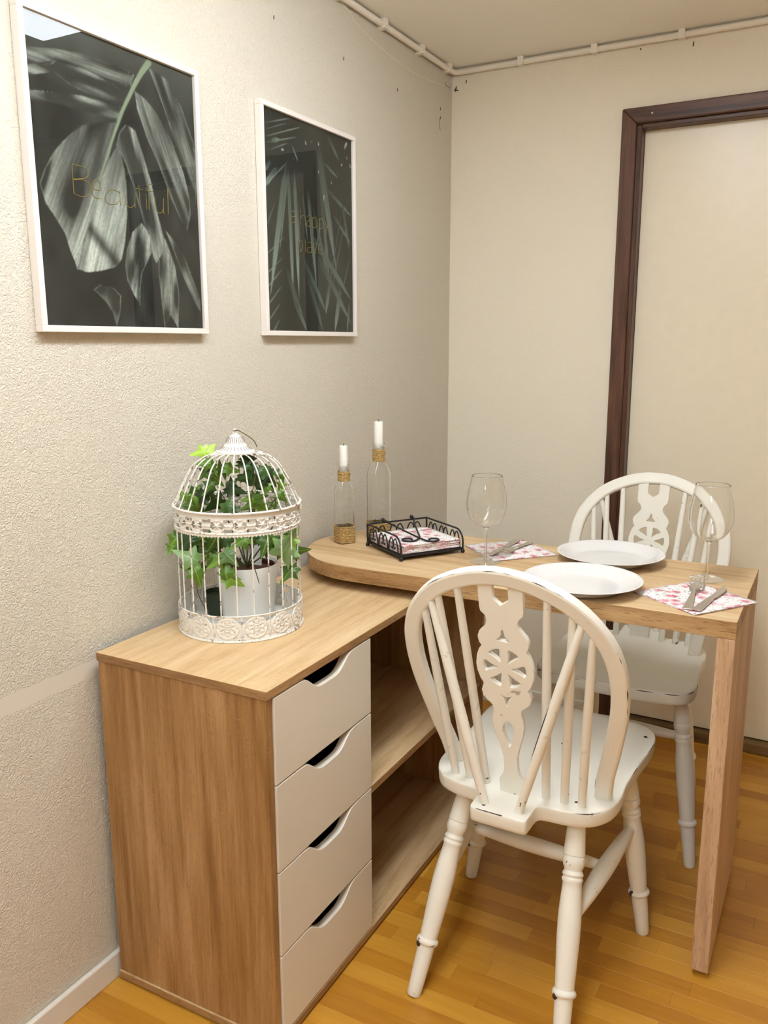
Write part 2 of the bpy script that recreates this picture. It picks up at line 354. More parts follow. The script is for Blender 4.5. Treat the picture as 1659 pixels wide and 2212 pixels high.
# ------------------------------------------------------------------ the room
H = 2.10; XR = 3.4; YF = -5.2
DX0, DX1, DZ = .588, 1.40, 1.872          # door opening
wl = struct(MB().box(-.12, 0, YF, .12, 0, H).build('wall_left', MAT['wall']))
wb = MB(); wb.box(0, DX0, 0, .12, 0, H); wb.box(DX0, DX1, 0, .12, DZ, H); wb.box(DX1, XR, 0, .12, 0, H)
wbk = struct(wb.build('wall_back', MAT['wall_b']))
struct(MB().box(XR, XR+.12, YF, .12, 0, H).build('wall_right', MAT['wall_b']))
struct(MB().box(-.12, XR+.12, YF-.12, YF, 0, H).build('wall_front', MAT['wall_b']))
struct(MB().box(-.12, XR+.12, YF-.12, .12, H, H+.1).build('ceiling', MAT['plaster']))
fl = struct(MB().box(-.12, XR+.12, YF-.12, .30, -.06, -.010).build('floor', MAT['seam']))
bl = struct(MB().box(.0005, .012, YF, -.0005, .0, .055).build('baseboard_left', MAT['white_trim'], bevel=.003))
bb = struct(MB().box(.0125, .546, -.012, -.0005, .0, .072).build('baseboard_back', MAT['white_trim'], bevel=.003))

# floor strips: each a part of the floor near the furniture, the rest joined
rnd = random.Random(11)
SW = .0445; cache = {}
def strip_mesh(lg):
    if lg not in cache:
        g = .0001; b_ = .0003; x0, x1, y0, y1 = g, lg-g, g, SW-g
        V = [(x0,y0,-.010),(x1,y0,-.010),(x1,y1,-.010),(x0,y1,-.010),(x0,y0,-b_),(x1,y0,-b_),(x1,y1,-b_),(x0,y1,-b_),(x0+b_,y0+b_,0),(x1-b_,y0+b_,0),(x1-b_,y1-b_,0),(x0+b_,y1-b_,0)]
        F = [(0,1,5,4),(1,2,6,5),(2,3,7,6),(3,0,4,7),(4,5,9,8),(5,6,10,9),(6,7,11,10),(7,4,8,11),(8,9,10,11)]
        me = bpy.data.meshes.new('strip'); me.from_pydata(V, [], F); me.update(); me.materials.append(MAT['floor']); cache[lg] = me
    return cache[lg]
rest = MB(); y = .045; row = 0; npl = 0
while y > YF:
    y0 = y-SW; x = -.02-rnd.choice((0, .09, .17, .26, .33)); row += 1
    if y0 > -.06: xlo, xhi = DX0, DX1
    while x < XR:
        lg = rnd.choice((.22, .27, .33, .40))
        inside = not (y0 > -.02 and (x+lg < DX0-.2 or x > DX1+.1))
        near = -1.98 < y0 and x < 1.32 and not (x+lg < .40 and y0 > -1.56)
        if inside:
            if near and npl < 300:
                o = bpy.data.objects.new('plank', strip_mesh(lg)); COL.objects.link(o); o.parent = fl; o.location = (x, y0, rnd.uniform(-.0002, 0)); npl += 1
            else: rest.box(x+.0004, x+lg-.0004, y0+.0004, y0+SW-.0004, -.010, 0)
        x += lg
    y = y0
ro = rest.build('plank_field', MAT['floor'], fl); ro['kind'] = 'stuff'

# door: leaf set back in its opening, dark casing and threshold
door = struct(empty('door_1', (DX0, .04, 0)))
def D(mb, name, mat, bevel=.0015):
    o = mb.build(name, mat, door, bevel=bevel); o.location = (-DX0, -.04, 0); return o
D(MB().box(.604, 1.384, .040, .078, .040, 1.862), 'door_panel', MAT['door'], .002)
def casing(pts, mat):
    Mx = Matrix(((1,0,0,0),(0,0,1,0),(0,1,0,0),(0,0,0,1))); m = MB().prism(pts, -.015, -.0003, Mx); m.f = [tuple(reversed(q)) for q in m.f]; D(m, 'casing', mat, .003)
casing([(.547, 0), (.590, 0), (.590, 1.8705), (.547, 1.9135)], MAT['door_frame']); casing([(1.398, 0), (1.441, 0), (1.441, 1.9135), (1.398, 1.8705)], MAT['door_frame'])
casing([(.5902, 1.8705), (1.3978, 1.8705), (1.4408, 1.9135), (.5472, 1.9135)], MAT['door_frame_h'])
D(MB().box(.5885, .6035, -.0003, .10, 0, 1.868), 'jamb', MAT['door_frame'], .002)
D(MB().box(1.3845, 1.3995, -.0003, .10, 0, 1.868), 'jamb', MAT['door_frame'], .002)
D(MB().box(.6035, 1.3845, -.0003, .10, 1.858, 1.871), 'jamb', MAT['door_frame_h'], .002)
D(MB().box(.6035, 1.3845, .012, .085, .0005, .036), 'threshold', MAT['threshold'], .004)
for x, z in ((.632, 1.893), (1.02, 1.896)): D(MB().lathe([(.0028, 0), (.002, .001)], 10, M=Matrix.Translation((x, -.0147, z)) @ Matrix.Rotation(PI/2, 4, 'X')), 'nail_head', MAT['card'], 0)

# nail holes and scuffs left in the walls
def mark(parent, pts, r):
    o = MB().tube(pts, r, 6).build('nail_hole', MAT['hole'], parent); return o
for y_, z_ in ((-.965, 1.959), (-.667, 1.955), (-.376, 1.952), (-.088, 1.966), (-.087, 1.940)):
    mark(wl, [(.0002, y_, z_-.004), (.0002, y_+.001, z_+.004)], .0014)
mark(wl, [(.0002, -.094, 1.937), (.0002, -.094, 1.917), (.0002, -.086, 1.905)], .0008)
mark(wl, [(.0002, -.05, 2.052), (.0002, -.05, 2.044), (.0002, -.015, 2.043)], .0007)
for x_, z_, h in ((.012, 2.040, .006), (.014, 2.046, .004), (.048, 2.059, .005), (.73, 2.062, .006), (.586, 2.071, .002)):
    mark(wbk, [(x_, -.0002, z_-h), (x_+.001, -.0002, z_+h)], .0016)
mark(wbk, [(.006, -.0002, 2.041), (.022, -.0002, 2.037)], .0013)

# conduit along the ceiling with saddle clips
cd = tag(empty('cable_conduit', (0, 0, 2.086)), 'cream plastic cable conduit clipped along the top of both walls', 'conduit')
bend = [(.0125, -.045), (.0128, -.030), (.016, -.020), (.026, -.0135), (.045, -.0125)]
pp = [(.0125, YF+.02, 0), (.0125, -2.4, 0), (.0125, -1.2, .001), (.0125, -.5, 0)]+[(a, b_, 0) for a, b_ in bend]+[(.4, -.0125, 0), (1.2, -.0125, .001), (XR-.02, -.0125, 0)]
MB().tube(pp, .0082, 12).build('pipe', MAT['conduit'], cd)
def clip(x, y_, along):
    m = MB(); w = .009
    if along == 'y': m.box(.0, .024, y_-w, y_+w, -.0105, .0138); m.box(.0238, .0246, y_-.004, y_+.004, -.004, -.001)
    else: m.box(x-w, x+w, -.024, .0, -.0105, .0138); m.box(x-.004, x+.004, -.0246, -.0238, -.004, -.001)
    c = m.build('clip', MAT['conduit'], cd, bevel=.0025)
for y_ in (-.06, -.254, -.481, -.71, -.94, -1.17): clip(0, y_, 'y')
for x_ in (.234, .458, .701, .94, 1.18, 1.42): clip(x_, 0, 'x')
wire = MB().tube([tuple(q) for q in spline([(.0, -.76, 2.098), (.0009, -.675, 2.083), (.0009, -.608, 2.058), (.0009, -.536, 2.041), (.0009, -.406, 2.026), (.0009, -.261, 2.022), (.0009, -.067, 2.036)], 36)], .0013, 8).build('thin_cable', MAT['wall_b'])
tag(wire, 'thin cable painted over, sagging across the wall below the conduit', 'cable')

# fluorescent ceiling fixture (seen as a reflection in the left picture)
def lamp(name, x0, x1, y0, y1, label, mat):
    t = tag(empty(name, ((x0+x1)/2, (y0+y1)/2, H)), label, 'lamp'); cx, cy = (x0+x1)/2, (y0+y1)/2
    w = (x1-x0)/2; ln = (y1-y0)/2; m = MB()
    m.box(-w, -w+.003, -ln, ln, -.050, -.0005); m.box(w-.003, w, -ln, ln, -.050, -.0005); m.box(-w+.0031, w-.0031, -ln, -ln+.003, -.050, -.0005); m.box(-w+.0031, w-.0031, ln-.003, ln, -.050, -.0005)
    m.build('side_diffuser', MAT['diffuser_side'], t)
    MB().box(-w+.01, w-.01, -ln+.01, ln-.01, -.006, -.0005).build('housing', MAT['housing'], t)
    m = MB(); m.box(-w+.0032, w-.0032, -ln+.0032, ln-.0032, -.0495, -.0470)
    m.build('diffuser', mat, t)
    return t
lamp('ceiling_lamp', .632, .820, -2.47, -.915, 'long white fluorescent ceiling lamp above the table', MAT['diffuser'])
if REAR_FILL_STRENGTH > 0:
    lamp('ceiling_lamp', .95, 1.14, -4.25, -2.80, 'added fill light on the ceiling behind the viewer, unseen', MAT['rear_fill'])  # unseen fixture added as fill for drawers, chair backs and door

# ------------------------------------------------------------------ pictures
ART1=[["F1",0.26,[0.013,0.4169,0.2324,0.4346],[[0.002,0.4254],[0.0548,0.4377],[0.1314,0.4491],[0.203,0.448],[0.237,0.4437],[0.2275,0.4228],[0.178,0.4159],[0.1283,0.4161],[0.0561,0.4192],[0.0024,0.4003]]],["F2",0.42,[0.0078,0.3948,0.2135,0.3931],[[0.0024,0.4003],[0.0524,0.4135],[0.0594,0.4201],[0.129,0.4238],[0.1853,0.4151],[0.2222,0.4057],[0.2089,0.3842],[0.1973,0.3815],[0.1393,0.3837],[0.0889,0.3915],[0.0577,0.403],[0.0037,0.3845]]],["F3",0.45,[0.0039,0.3567,0.1921,0.3647],[[0.0016,0.3631],[0.0482,0.3708],[0.1112,0.3796],[0.175,0.3817],[0.2007,0.3771],[0.1894,0.3549],[0.1512,0.3584],[0.0955,0.3562],[0.0466,0.3549],[0.0016,0.3492]]],["E",0.4,[0.2823,0.4606,0.3896,0.2442],[[0.2765,0.4645],[0.3002,0.424],[0.3262,0.3739],[0.3534,0.3217],[0.3728,0.2718],[0.3894,0.2411],[0.3948,0.2841],[0.3905,0.3578],[0.3602,0.4154],[0.3239,0.4574]]],["D",0.42,[0.2423,0.4131,0.3601,0.1922],[[0.2368,0.4171],[0.2403,0.3885],[0.2607,0.3439],[0.2904,0.2992],[0.3166,0.246],[0.3408,0.2109],[0.3599,0.1892],[0.3715,0.2207],[0.3713,0.2507],[0.3563,0.2988],[0.3285,0.3459],[0.2933,0.3893],[0.262,0.4097]]],["K",0.42,[0.3028,0.18,0.3889,0.0365],[[0.2986,0.1825],[0.3282,0.1619],[0.3532,0.1279],[0.3741,0.0893],[0.3887,0.0555],[0.3896,0.0334],[0.3715,0.0517],[0.3461,0.0938],[0.3221,0.1404]]],["J",0.4,[0.2929,0.1643,0.2891,-0.0],[[0.2953,0.1675],[0.2778,0.1366],[0.2733,0.1069],[0.2764,0.0628],[0.2824,-0.0016],[0.2999,0.0245],[0.3207,-0.0011],[0.3279,0.0652],[0.3203,0.1163],[0.305,0.1508]]],["C",0.42,[0.2098,0.3499,0.2689,0.1212],[[0.2103,0.3553],[0.1936,0.3386],[0.1841,0.3156],[0.2045,0.2872],[0.2208,0.249],[0.2372,0.2039],[0.2503,0.1629],[0.2623,0.1294],[0.2688,0.1198],[0.2867,0.1403],[0.2931,0.1673],[0.2792,0.2092],[0.2667,0.2643],[0.2464,0.3165],[0.2331,0.3493]]],["H",0.5,[0.2438,0.185,0.2191,0.0427],[[0.236,0.1897],[0.2103,0.17],[0.196,0.1407],[0.1877,0.112],[0.1912,0.0842],[0.205,0.0594],[0.2197,0.0398],[0.2221,0.0688],[0.2285,0.098],[0.2566,0.1376],[0.255,0.1691]]],["I",0.34,[0.1252,0.0692,0.1576,0.0009],[[0.1101,0.063],[0.1377,0.0423],[0.1511,0.0233],[0.1574,-0.0005],[0.1687,0.0266],[0.1731,0.055],[0.155,0.0681],[0.1255,0.0719]]],["A",0.52,[0.179,0.3436,0.0719,0.1057],[[0.1854,0.3527],[0.1501,0.3466],[0.1067,0.3312],[0.0743,0.3071],[0.0456,0.2795],[0.0236,0.2487],[0.0112,0.2248],[0.0213,0.1944],[0.0385,0.1742],[0.056,0.1508],[0.0636,0.1258],[0.0722,0.1083],[0.0759,0.0929],[0.0826,0.1092],[0.0965,0.1472],[0.1119,0.1805],[0.1236,0.2108],[0.141,0.2449],[0.1631,0.288],[0.1772,0.3222]]],["B",0.78,[0.1872,0.3082,0.1203,0.096],[[0.1838,0.3129],[0.1628,0.2853],[0.141,0.2449],[0.1236,0.2108],[0.1096,0.1749],[0.096,0.1419],[0.0778,0.0957],[0.0984,0.0913],[0.1314,0.0968],[0.162,0.1045],[0.1806,0.1198],[0.191,0.1513],[0.2001,0.1993],[0.2025,0.2408],[0.1999,0.2783],[0.1925,0.3039]]]]
ART1_STEM=[[0.2774,0.4755],[0.2576,0.4542],[0.2399,0.4312],[0.2045,0.3779],[0.1776,0.3275],[0.1463,0.2641],[0.1236,0.2108]]
ART1_TEXT=[[[0.0802,0.2653],[0.0799,0.2189]],[[0.0802,0.2653],[0.104,0.2648],[0.1137,0.2574],[0.1076,0.248],[0.0797,0.2417]],[[0.08,0.241],[0.1072,0.2435],[0.1177,0.2322],[0.1095,0.2198],[0.096,0.2161],[0.0799,0.2189]],[[0.121,0.2335],[0.1399,0.2329],[0.1383,0.2466],[0.1288,0.2487],[0.1215,0.2393],[0.1206,0.2287],[0.1251,0.2194],[0.1394,0.2188]],[[0.1847,0.2349],[0.1699,0.2387],[0.1544,0.2316],[0.1491,0.221],[0.1557,0.2131],[0.1715,0.2136],[0.1844,0.2224]],[[0.185,0.2393],[0.1848,0.2138]],[[0.197,0.2359],[0.1973,0.2209],[0.2041,0.2136],[0.214,0.2149],[0.2206,0.2227],[0.222,0.2395]],[[0.2207,0.2241],[0.2211,0.2145]],[[0.2333,0.255],[0.234,0.2148]],[[0.2248,0.2487],[0.2429,0.2489]],[[0.2506,0.2437],[0.2504,0.2155]],[[0.2514,0.2536],[0.2516,0.2508]],[[0.2699,0.2626],[0.2615,0.2613],[0.2585,0.2546],[0.2565,0.2149]],[[0.2511,0.2493],[0.2706,0.2499]],[[0.2731,0.2398],[0.2734,0.2213],[0.2816,0.2129],[0.2917,0.2165],[0.2954,0.2257],[0.2967,0.2417]],[[0.2954,0.2257],[0.2957,0.2127]],[[0.3092,0.2637],[0.308,0.2134]]]
ART2=[[0.0906,0.3792,0.0149,0.0781,0.0182,0.5],[0.0974,0.3672,0.1073,0.0711,0.0131,0.46],[0.1221,0.3713,0.1314,0.0721,0.0131,0.52],[0.177,0.3394,0.2092,0.1075,0.0131,0.42],[0.2225,0.427,0.3048,0.149,0.0168,0.36],[0.1967,0.3006,0.2689,0.1197,0.0109,0.3],[0.2286,0.4502,0.2994,0.1666,0.0182,0.34],[0.2677,0.4745,0.3234,0.4226,0.0095,0.3],[0.2312,0.3617,0.269,0.1227,0.0131,0.3],[0.2529,0.3509,0.381,0.2952,0.008,0.36],[0.2909,0.29,0.3796,0.225,0.0087,0.36],[0.2491,0.4067,0.3166,0.3809,0.0073,0.36],[0.2751,0.3399,0.381,0.2982,0.008,0.34],[0.1943,0.23,0.3768,0.0823,0.016,0.36],[0.15,0.175,0.2552,0.0442,0.0131,0.34],[0.2145,0.1833,0.3757,0.0223,0.016,0.34],[0.0781,0.1498,0.1592,-0.0006,0.016,0.26],[0.1051,0.0794,0.1646,-0.0006,0.0131,0.28],[0.3331,0.3337,0.3699,0.2058,0.0095,0.3],[0.3219,0.1137,0.292,-0.0007,0.0168,0.5],[0.2719,0.1229,0.2494,0.0441,0.0131,0.46],[0.3674,0.0819,0.3531,-0.0017,0.0087,0.4],[0.1597,0.156,0.2366,-0.0013,0.0146,0.25],[0.0681,0.1436,-0.0031,0.0906,0.0029,0.5],[0.0639,0.1051,-0.0003,0.0532,0.0029,0.52],[0.0573,0.0663,0.0012,0.0181,0.0029,0.5],[0.0507,0.0274,0.0228,-0.0021,0.0036,0.5],[0.0836,0.2183,-0.0016,0.1649,0.0022,0.45],[0.0462,0.2909,-0.0012,0.2172,0.0022,0.4],[0.0692,0.1682,-0.0015,0.1226,0.0025,0.5],[0.0037,0.4455,0.1118,0.4786,0.0025,0.4],[0.0022,0.4165,0.151,0.4672,0.0029,0.45],[0.0015,0.4039,0.135,0.4427,0.0025,0.45],[0.0188,0.3921,0.0998,0.4227,0.0022,0.4],[0.0029,0.4316,0.0968,0.465,0.0018,0.3],[0.0542,0.3625,-0.001,0.31,0.0131,0.5],[0.0315,0.3714,0.003,0.3462,0.0095,0.35],[0.098,0.3831,0.0014,0.3129,0.0036,0.4],[0.1144,0.4229,0.1379,0.3901,0.0051,0.4],[0.0974,0.3672,0.055,0.1751,0.0058,0.34],[0.13,0.3188,0.1399,0.1825,0.0066,0.3],[0.1556,0.3225,0.1724,0.2136,0.0051,0.28],[0.2516,0.308,0.1918,0.1585,0.0051,0.24],[0.3388,0.3197,0.2437,0.0439,0.0044,0.2],[0.376,0.3546,0.2801,0.1054,0.0036,0.2],[0.3761,0.2033,0.3339,0.1082,0.0051,0.25],[0.1704,0.4417,0.1741,0.4316,0.0044,0.75],[0.0702,0.4029,0.0821,0.4051,0.0044,0.7],[0.2286,0.4502,0.2283,0.4405,0.0044,0.7],[0.332,0.4125,0.3381,0.4179,0.0044,0.8],[0.3479,0.4559,0.3632,0.4748,0.008,0.75],[0.2463,0.3158,0.2507,0.3307,0.004,0.7],[0.2254,0.3859,0.2263,0.3777,0.0029,0.8],[0.2845,0.3686,0.286,0.3617,0.0029,0.75],[0.0019,0.4711,0.0041,0.4542,0.0051,0.8],[0.1965,0.4468,0.1974,0.4415,0.0029,0.5],[0.0313,0.4147,0.0664,0.4241,0.0095,0.45],[0.3595,0.4406,0.3623,0.4323,0.0036,0.6],[0.3743,0.4256,0.3802,0.4148,0.0051,0.6]]
ART2_TEXT=[[[0.1031,0.2714],[0.1157,0.2762],[0.1215,0.2715],[0.1211,0.2497]],[[0.1212,0.2641],[0.1051,0.2608],[0.0999,0.254],[0.1046,0.2483],[0.1208,0.2524]],[[0.1423,0.2851],[0.1424,0.248]],[[0.1431,0.2646],[0.1536,0.2714],[0.1623,0.2684],[0.1632,0.2485]],[[0.1718,0.2701],[0.1825,0.2748],[0.1887,0.2702],[0.1896,0.2492]],[[0.1885,0.2632],[0.1752,0.261],[0.1697,0.2539],[0.1747,0.2481],[0.1897,0.2521]],[[0.1958,0.2725],[0.1968,0.2401]],[[0.1967,0.2675],[0.2077,0.2739],[0.2155,0.2635],[0.2101,0.2501],[0.1971,0.2481]],[[0.2256,0.2733],[0.2272,0.2377]],[[0.2266,0.2683],[0.2367,0.2741],[0.2436,0.264],[0.2387,0.2505],[0.2276,0.2487]],[[0.2489,0.2732],[0.2601,0.2529]],[[0.2733,0.2747],[0.2601,0.2529],[0.2529,0.239]],[[0.1292,0.2107],[0.1294,0.1774]],[[0.1295,0.206],[0.1436,0.2119],[0.1494,0.2016],[0.1427,0.1884],[0.1298,0.1866]],[[0.162,0.2168],[0.1625,0.1873]],[[0.1712,0.209],[0.1819,0.2131],[0.1882,0.2081],[0.1885,0.1882]],[[0.1879,0.201],[0.1745,0.1991],[0.169,0.1921],[0.1746,0.187],[0.1886,0.1902]],[[0.2126,0.209],[0.2045,0.2125],[0.1962,0.2074],[0.1942,0.1973],[0.1994,0.1892],[0.2102,0.1887]],[[0.2194,0.1993],[0.2372,0.2001],[0.2347,0.2097],[0.2264,0.2118],[0.2196,0.2054],[0.2192,0.1938],[0.2257,0.1886],[0.238,0.1897]]]
def inside(poly, Y, Z):
    c = np.zeros(Y.shape, bool); n = len(poly)
    for i in range(n):
        y1, z1 = poly[i]; y2, z2 = poly[(i+1) % n]
        if z1 == z2: continue
        c ^= ((z1 > Z) != (z2 > Z)) & (Y < (y2-y1)*(Z-z1)/(z2-z1)+y1)
    return c
def vnoise(u, v, seed):
    """smooth value noise on arrays"""
    rs = np.random.RandomState(seed); T = rs.rand(64, 64)
    iu = np.floor(u).astype(int); iv = np.floor(v).astype(int); fu = u-iu; fv = v-iv
    fu = fu*fu*(3-2*fu); fv = fv*fv*(3-2*fv); g = lambda a, b_: T[a % 64, b_ % 64]
    return (g(iu, iv)*(1-fu)+g(iu+1, iv)*fu)*(1-fv)+(g(iu, iv+1)*(1-fu)+g(iu+1, iv+1)*fu)*fv
def grid_print(name, W, Hh, fn, parent, x):
    st = .0014; ny, nz = int(W/st), int(Hh/st)
    ys = np.linspace(0, W, ny); zs = np.linspace(0, Hh, nz); Y, Z = np.meshgrid(ys, zs)
    col = fn(Y, Z)
    k = np.pad(col, ((1,1),(1,1),(0,0)), 'edge'); col = .5*col+.125*(k[:-2,1:-1]+k[2:,1:-1]+k[1:-1,:-2]+k[1:-1,2:])
    V = np.stack([np.full(Y.shape, x), Y, Z], -1).reshape(-1, 3)
    I = np.arange(ny*nz).reshape(nz, ny); F = np.stack([I[:-1,:-1], I[:-1,1:], I[1:,1:], I[1:,:-1]], -1).reshape(-1, 4)
    me = bpy.data.meshes.new(name); me.vertices.add(len(V)); me.vertices.foreach_set('co', V.ravel().astype(np.float32))
    me.loops.add(F.size); me.loops.foreach_set('vertex_index', F.ravel().astype(np.int32)); me.polygons.add(len(F))
    me.polygons.foreach_set('loop_start', np.arange(0, F.size, 4, dtype=np.int32)); me.update(); me.validate()
    at = me.color_attributes.new('ink', 'FLOAT_COLOR', 'POINT'); c4 = np.ones((len(V), 4), np.float32); c4[:, :3] = col.reshape(-1, 3); at.data.foreach_set('color', c4.ravel())
    if 'print' not in MAT:
        m, nt, b = new_mat('poster_print'); a = N(nt, 'ShaderNodeVertexColor'); a.layer_name = 'ink'; L(nt, a.outputs[0], b.inputs['Base Color']); b.inputs['Roughness'].default_value = .9; b.inputs['Specular IOR Level'].default_value = .0; MAT['print'] = m
    return link_mesh('print', me, MAT['print'], parent)
def tintc(b, hue):
    b = np.clip(b, 0, 1)[..., None]; lo = np.array([.011, .0115, .010]); hi = np.array(hue)
    return lo*(1-b)+hi*b
def art_monstera(Y, Z):
    b = .02+.06*vnoise(Y*14, Z*9, 3)*vnoise(Y*40, Z*25, 4)
    b = np.where(Z > .40, b+.05*np.clip((Z-.40)/.08, 0, 1), b)
    for key, br, (ay, az, by, bz), poly in ART1:
        mk = inside(poly, Y, Z); d = np.array([by-ay, bz-az]); ln = np.hypot(*d); d /= ln
        al = ((Y-ay)*d[0]+(Z-az)*d[1])/ln; ac = (Y-ay)*-d[1]+(Z-az)*d[0]; sd = sum(map(ord, key))
        st = vnoise(ac*420+50+6*al, al*5+20, sd); broad = vnoise(ac*70+30, al*3.2+9, sd+1); gr = .6*vnoise(Y*260, Z*260, sd+2)+.4*vnoise(Y*650, Z*650, sd+9)
        w = np.abs(np.sin(ac*130+al*3))
        val = br*(.06+1.9*np.clip(broad-.30, 0, 1)**1.1)*(.35+.85*st)*(.7+.55*gr)+.025
        if key == 'B':
            val = (.06+.80*np.clip(.30+.95*(al-.12), .10, 1)*(.45+.65*st)*(.7+.5*gr)*np.clip(.45+1.0*vnoise(ac*60+7, al*2.5+4, 77), .3, 1.15)); val *= 1-.85*np.exp(-((al-.78-ac*2.2)/.065)**2)
        if key == 'A':
            val = .03+.85*np.clip(broad-.24, 0, 1)*(.35+.8*st)*(.65+.6*gr)*np.clip(.35+1.2*al, .3, 1.25)
        b = np.where(mk, val, b)
        ed = mk & ~inside([(q[0]+.0016*(1 if q[0] < np.mean([p_[0] for p_ in poly]) else -1), q[1]) for q in poly], Y, Z)
        b = np.where(ed, np.maximum(b, .30*(.5+.8*vnoise(Y*90, Z*90, sd+5))), b)
    col = tintc(b, (.60, .66, .57))
    for i in range(len(ART1_STEM)-1):
        p0 = np.array(ART1_STEM[i]); p1 = np.array(ART1_STEM[i+1]); d = p1-p0; t = np.clip(((Y-p0[0])*d[0]+(Z-p0[1])*d[1])/(d@d), 0, 1)
        ds = np.hypot(Y-p0[0]-t*d[0], Z-p0[1]-t*d[1]); w = .0068-(i+t)*.0009
        f = np.clip((w-ds)/.0015, 0, 1)[..., None]; col = col*(1-f)+np.array([.20, .25, .17])*f
    return col
def art_palm(Y, Z):
    col = tintc(.03+.05*vnoise(Y*10, Z*8, 8), (.45, .5, .42)); rs = np.random.RandomState(5)
    for i, (y0, z0, y1, z1, w, br) in enumerate(ART2):
        d = np.array([y1-y0, z1-z0]); ln = np.hypot(*d); t = ((Y-y0)*d[0]+(Z-z0)*d[1])/ln**2; ac = ((Y-y0)*-d[1]+(Z-z0)*d[0])/ln
        ww = .5*w*np.clip(np.minimum(t*6, (1-t)*3.2), 0, 1)+.0003
        f = np.clip((ww-np.abs(ac))/.0012+.3, 0, 1)*((t > 0) & (t < 1))
        st = .55+.6*vnoise(ac*900+40, t*4+3, 20+i); lum = br*(.30+.90*np.clip(t, 0, 1)**1.2)*st*(.95 if w > .006 else 1.15)
        hue = (.46, .60, .50) if br < .6 else (.75, .78, .70)
        c = tintc(np.clip(lum, 0, 1), hue); f = (f*.9)[..., None]; col = col*(1-f)+c*f
    return col
def picture(ya, yb, za, zb, label, art, text):
    t = tag(empty('picture_frame', (0, ya, za)), label, 'picture', 'framed leaf prints on the left wall'); W, Hh = yb-ya, zb-za; f = .011; d0, d1 = .0006, .0185
    for o_ in ([(-f, W+f), (-f, 0)], [(-f, W+f), (Hh, Hh+f)]):
        MB().box(d0, d1, o_[0][0], o_[0][1], o_[1][0], o_[1][1]).build('frame_rail', MAT['frame'], t, bevel=.001)
    for o_ in ([(-f, 0), (0, Hh)], [(W, W+f), (0, Hh)]):
        MB().box(d0, d1, o_[0][0], o_[0][1], o_[1][0], o_[1][1]).build('frame_rail', MAT['frame'], t, bevel=.001)
    MB().box(.001, .0105, 0, W, 0, Hh).build('backing', MAT['dark'], t)
    pr = grid_print('print', W, Hh, art, t, .0112)
    for line, nm in text:
        lt = MB()
        for s in line:
            P = [tuple(q) for q in (spline(s, 24) if len(s) > 2 else s)]
            lt.tube([(.0116, float(q[0]), float(q[1])) for q in P], .0006, 6)
        lo_ = lt.build('lettering', MAT['brass'], pr); lo_['label'] = 'thin gold lettering reading '+nm
    MB().box(.0138, .0146, 0.0002, W-.0002, 0.0002, Hh-.0002).build('glass_pane', MAT['pane'], t)
    return t
picture(-1.65349, -1.25958, 1.28145, 1.76315, 'larger-looking left picture in white frame, dark monstera leaf reading Beautiful', art_monstera, [(ART1_TEXT, 'Beautiful')])
picture(-1.03596, -.65188, 1.27987, 1.76173, 'right picture in white frame, dark palm fronds reading a happy place', art_palm, [(ART2_TEXT[:12], 'a happy'), (ART2_TEXT[12:], 'place')])

# ------------------------------------------------------------------ sideboard
SB = tag(empty('sideboard', (.0195, -1.6066, 0), .006), 'oak-effect sideboard with four white drawers and open shelves along the left wall', 'sideboard')
LN, WD, ZT = .985, .386, .693
MB().box(0, WD, 0, LN, .677, ZT).build('top_panel', MAT['oak_top'], SB, bevel=.0008)
MB().box(0, WD, 0, LN, .006, .0215).build('bottom_panel', MAT['oak_top'], SB, bevel=.0008)
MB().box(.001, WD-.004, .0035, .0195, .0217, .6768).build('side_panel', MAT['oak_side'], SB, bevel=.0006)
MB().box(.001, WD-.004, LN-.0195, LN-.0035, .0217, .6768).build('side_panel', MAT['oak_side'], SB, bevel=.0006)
MB().box(.003, .007, .0197, LN-.0197, .0217, .6768).build('back_panel', MAT['back_board_shade'], SB)
MB().box(.0072, .362, .334, .350, .0217, .6768).build('divider', MAT['oak_side'], SB)
MB().box(.0072, WD-.006, .3502, LN-.0197, .3285, .345).build('shelf', MAT['oak_top'], SB, bevel=.0006)
for x_, y_ in ((.04, .04), (.34, .04), (.04, LN-.04), (.34, LN-.04), (.34, .42)):
    MB().lathe([(.016, 0), (.016, .0059)], 16, c=(x_, y_, 0)).build('foot', MAT['dark'], SB)
def drawer(z0, z1):
    g = .0012; y0, y1 = .0205, .3495; zt = z1-g
    cut = [(.092, 0), (.106, -.0008), (.119, -.004), (.132, -.013), (.145, -.023), (.158, -.029), (.174, -.031), (.210, -.031), (.226, -.029), (.240, -.022), (.253, -.012), (.266, -.004), (.280, -.0008), (.292, 0)]
    ol = [(y0, z0+g), (y1, z0+g), (y1, zt)]+[(a, zt+b_) for a, b_ in reversed([tuple(q) for q in spline(cut, 44)])]+[(y0, zt)]
    Mx = Matrix(((0,0,1,0),(1,0,0,0),(0,1,0,0),(0,0,0,1)))
    fr_ = MB().prism(ol, WD-.0165, WD-.0005, Mx).build('drawer', MAT['front'], SB, bevel=.0014, seg=2)
    m = MB(); bx0, bx1, by0, by1, bz = .02, WD-.0170, .030, .324, z0+.012; h = .095
    m.box(bx0, bx1, by0, by1, bz, bz+.004); m.box(bx0, bx1, by0, by0+.010, bz+.004, bz+h); m.box(bx0, bx1, by1-.010, by1, bz+.004, bz+h); m.box(bx0, bx0+.010, by0+.0101, by1-.0101, bz+.004, bz+h)
    m.build('drawer_box', MAT['dark'], fr_)
for a, b_ in ((.5145, .6755), (.3488, .5145), (.184, .3488), (.0226, .184)): drawer(a, b_)

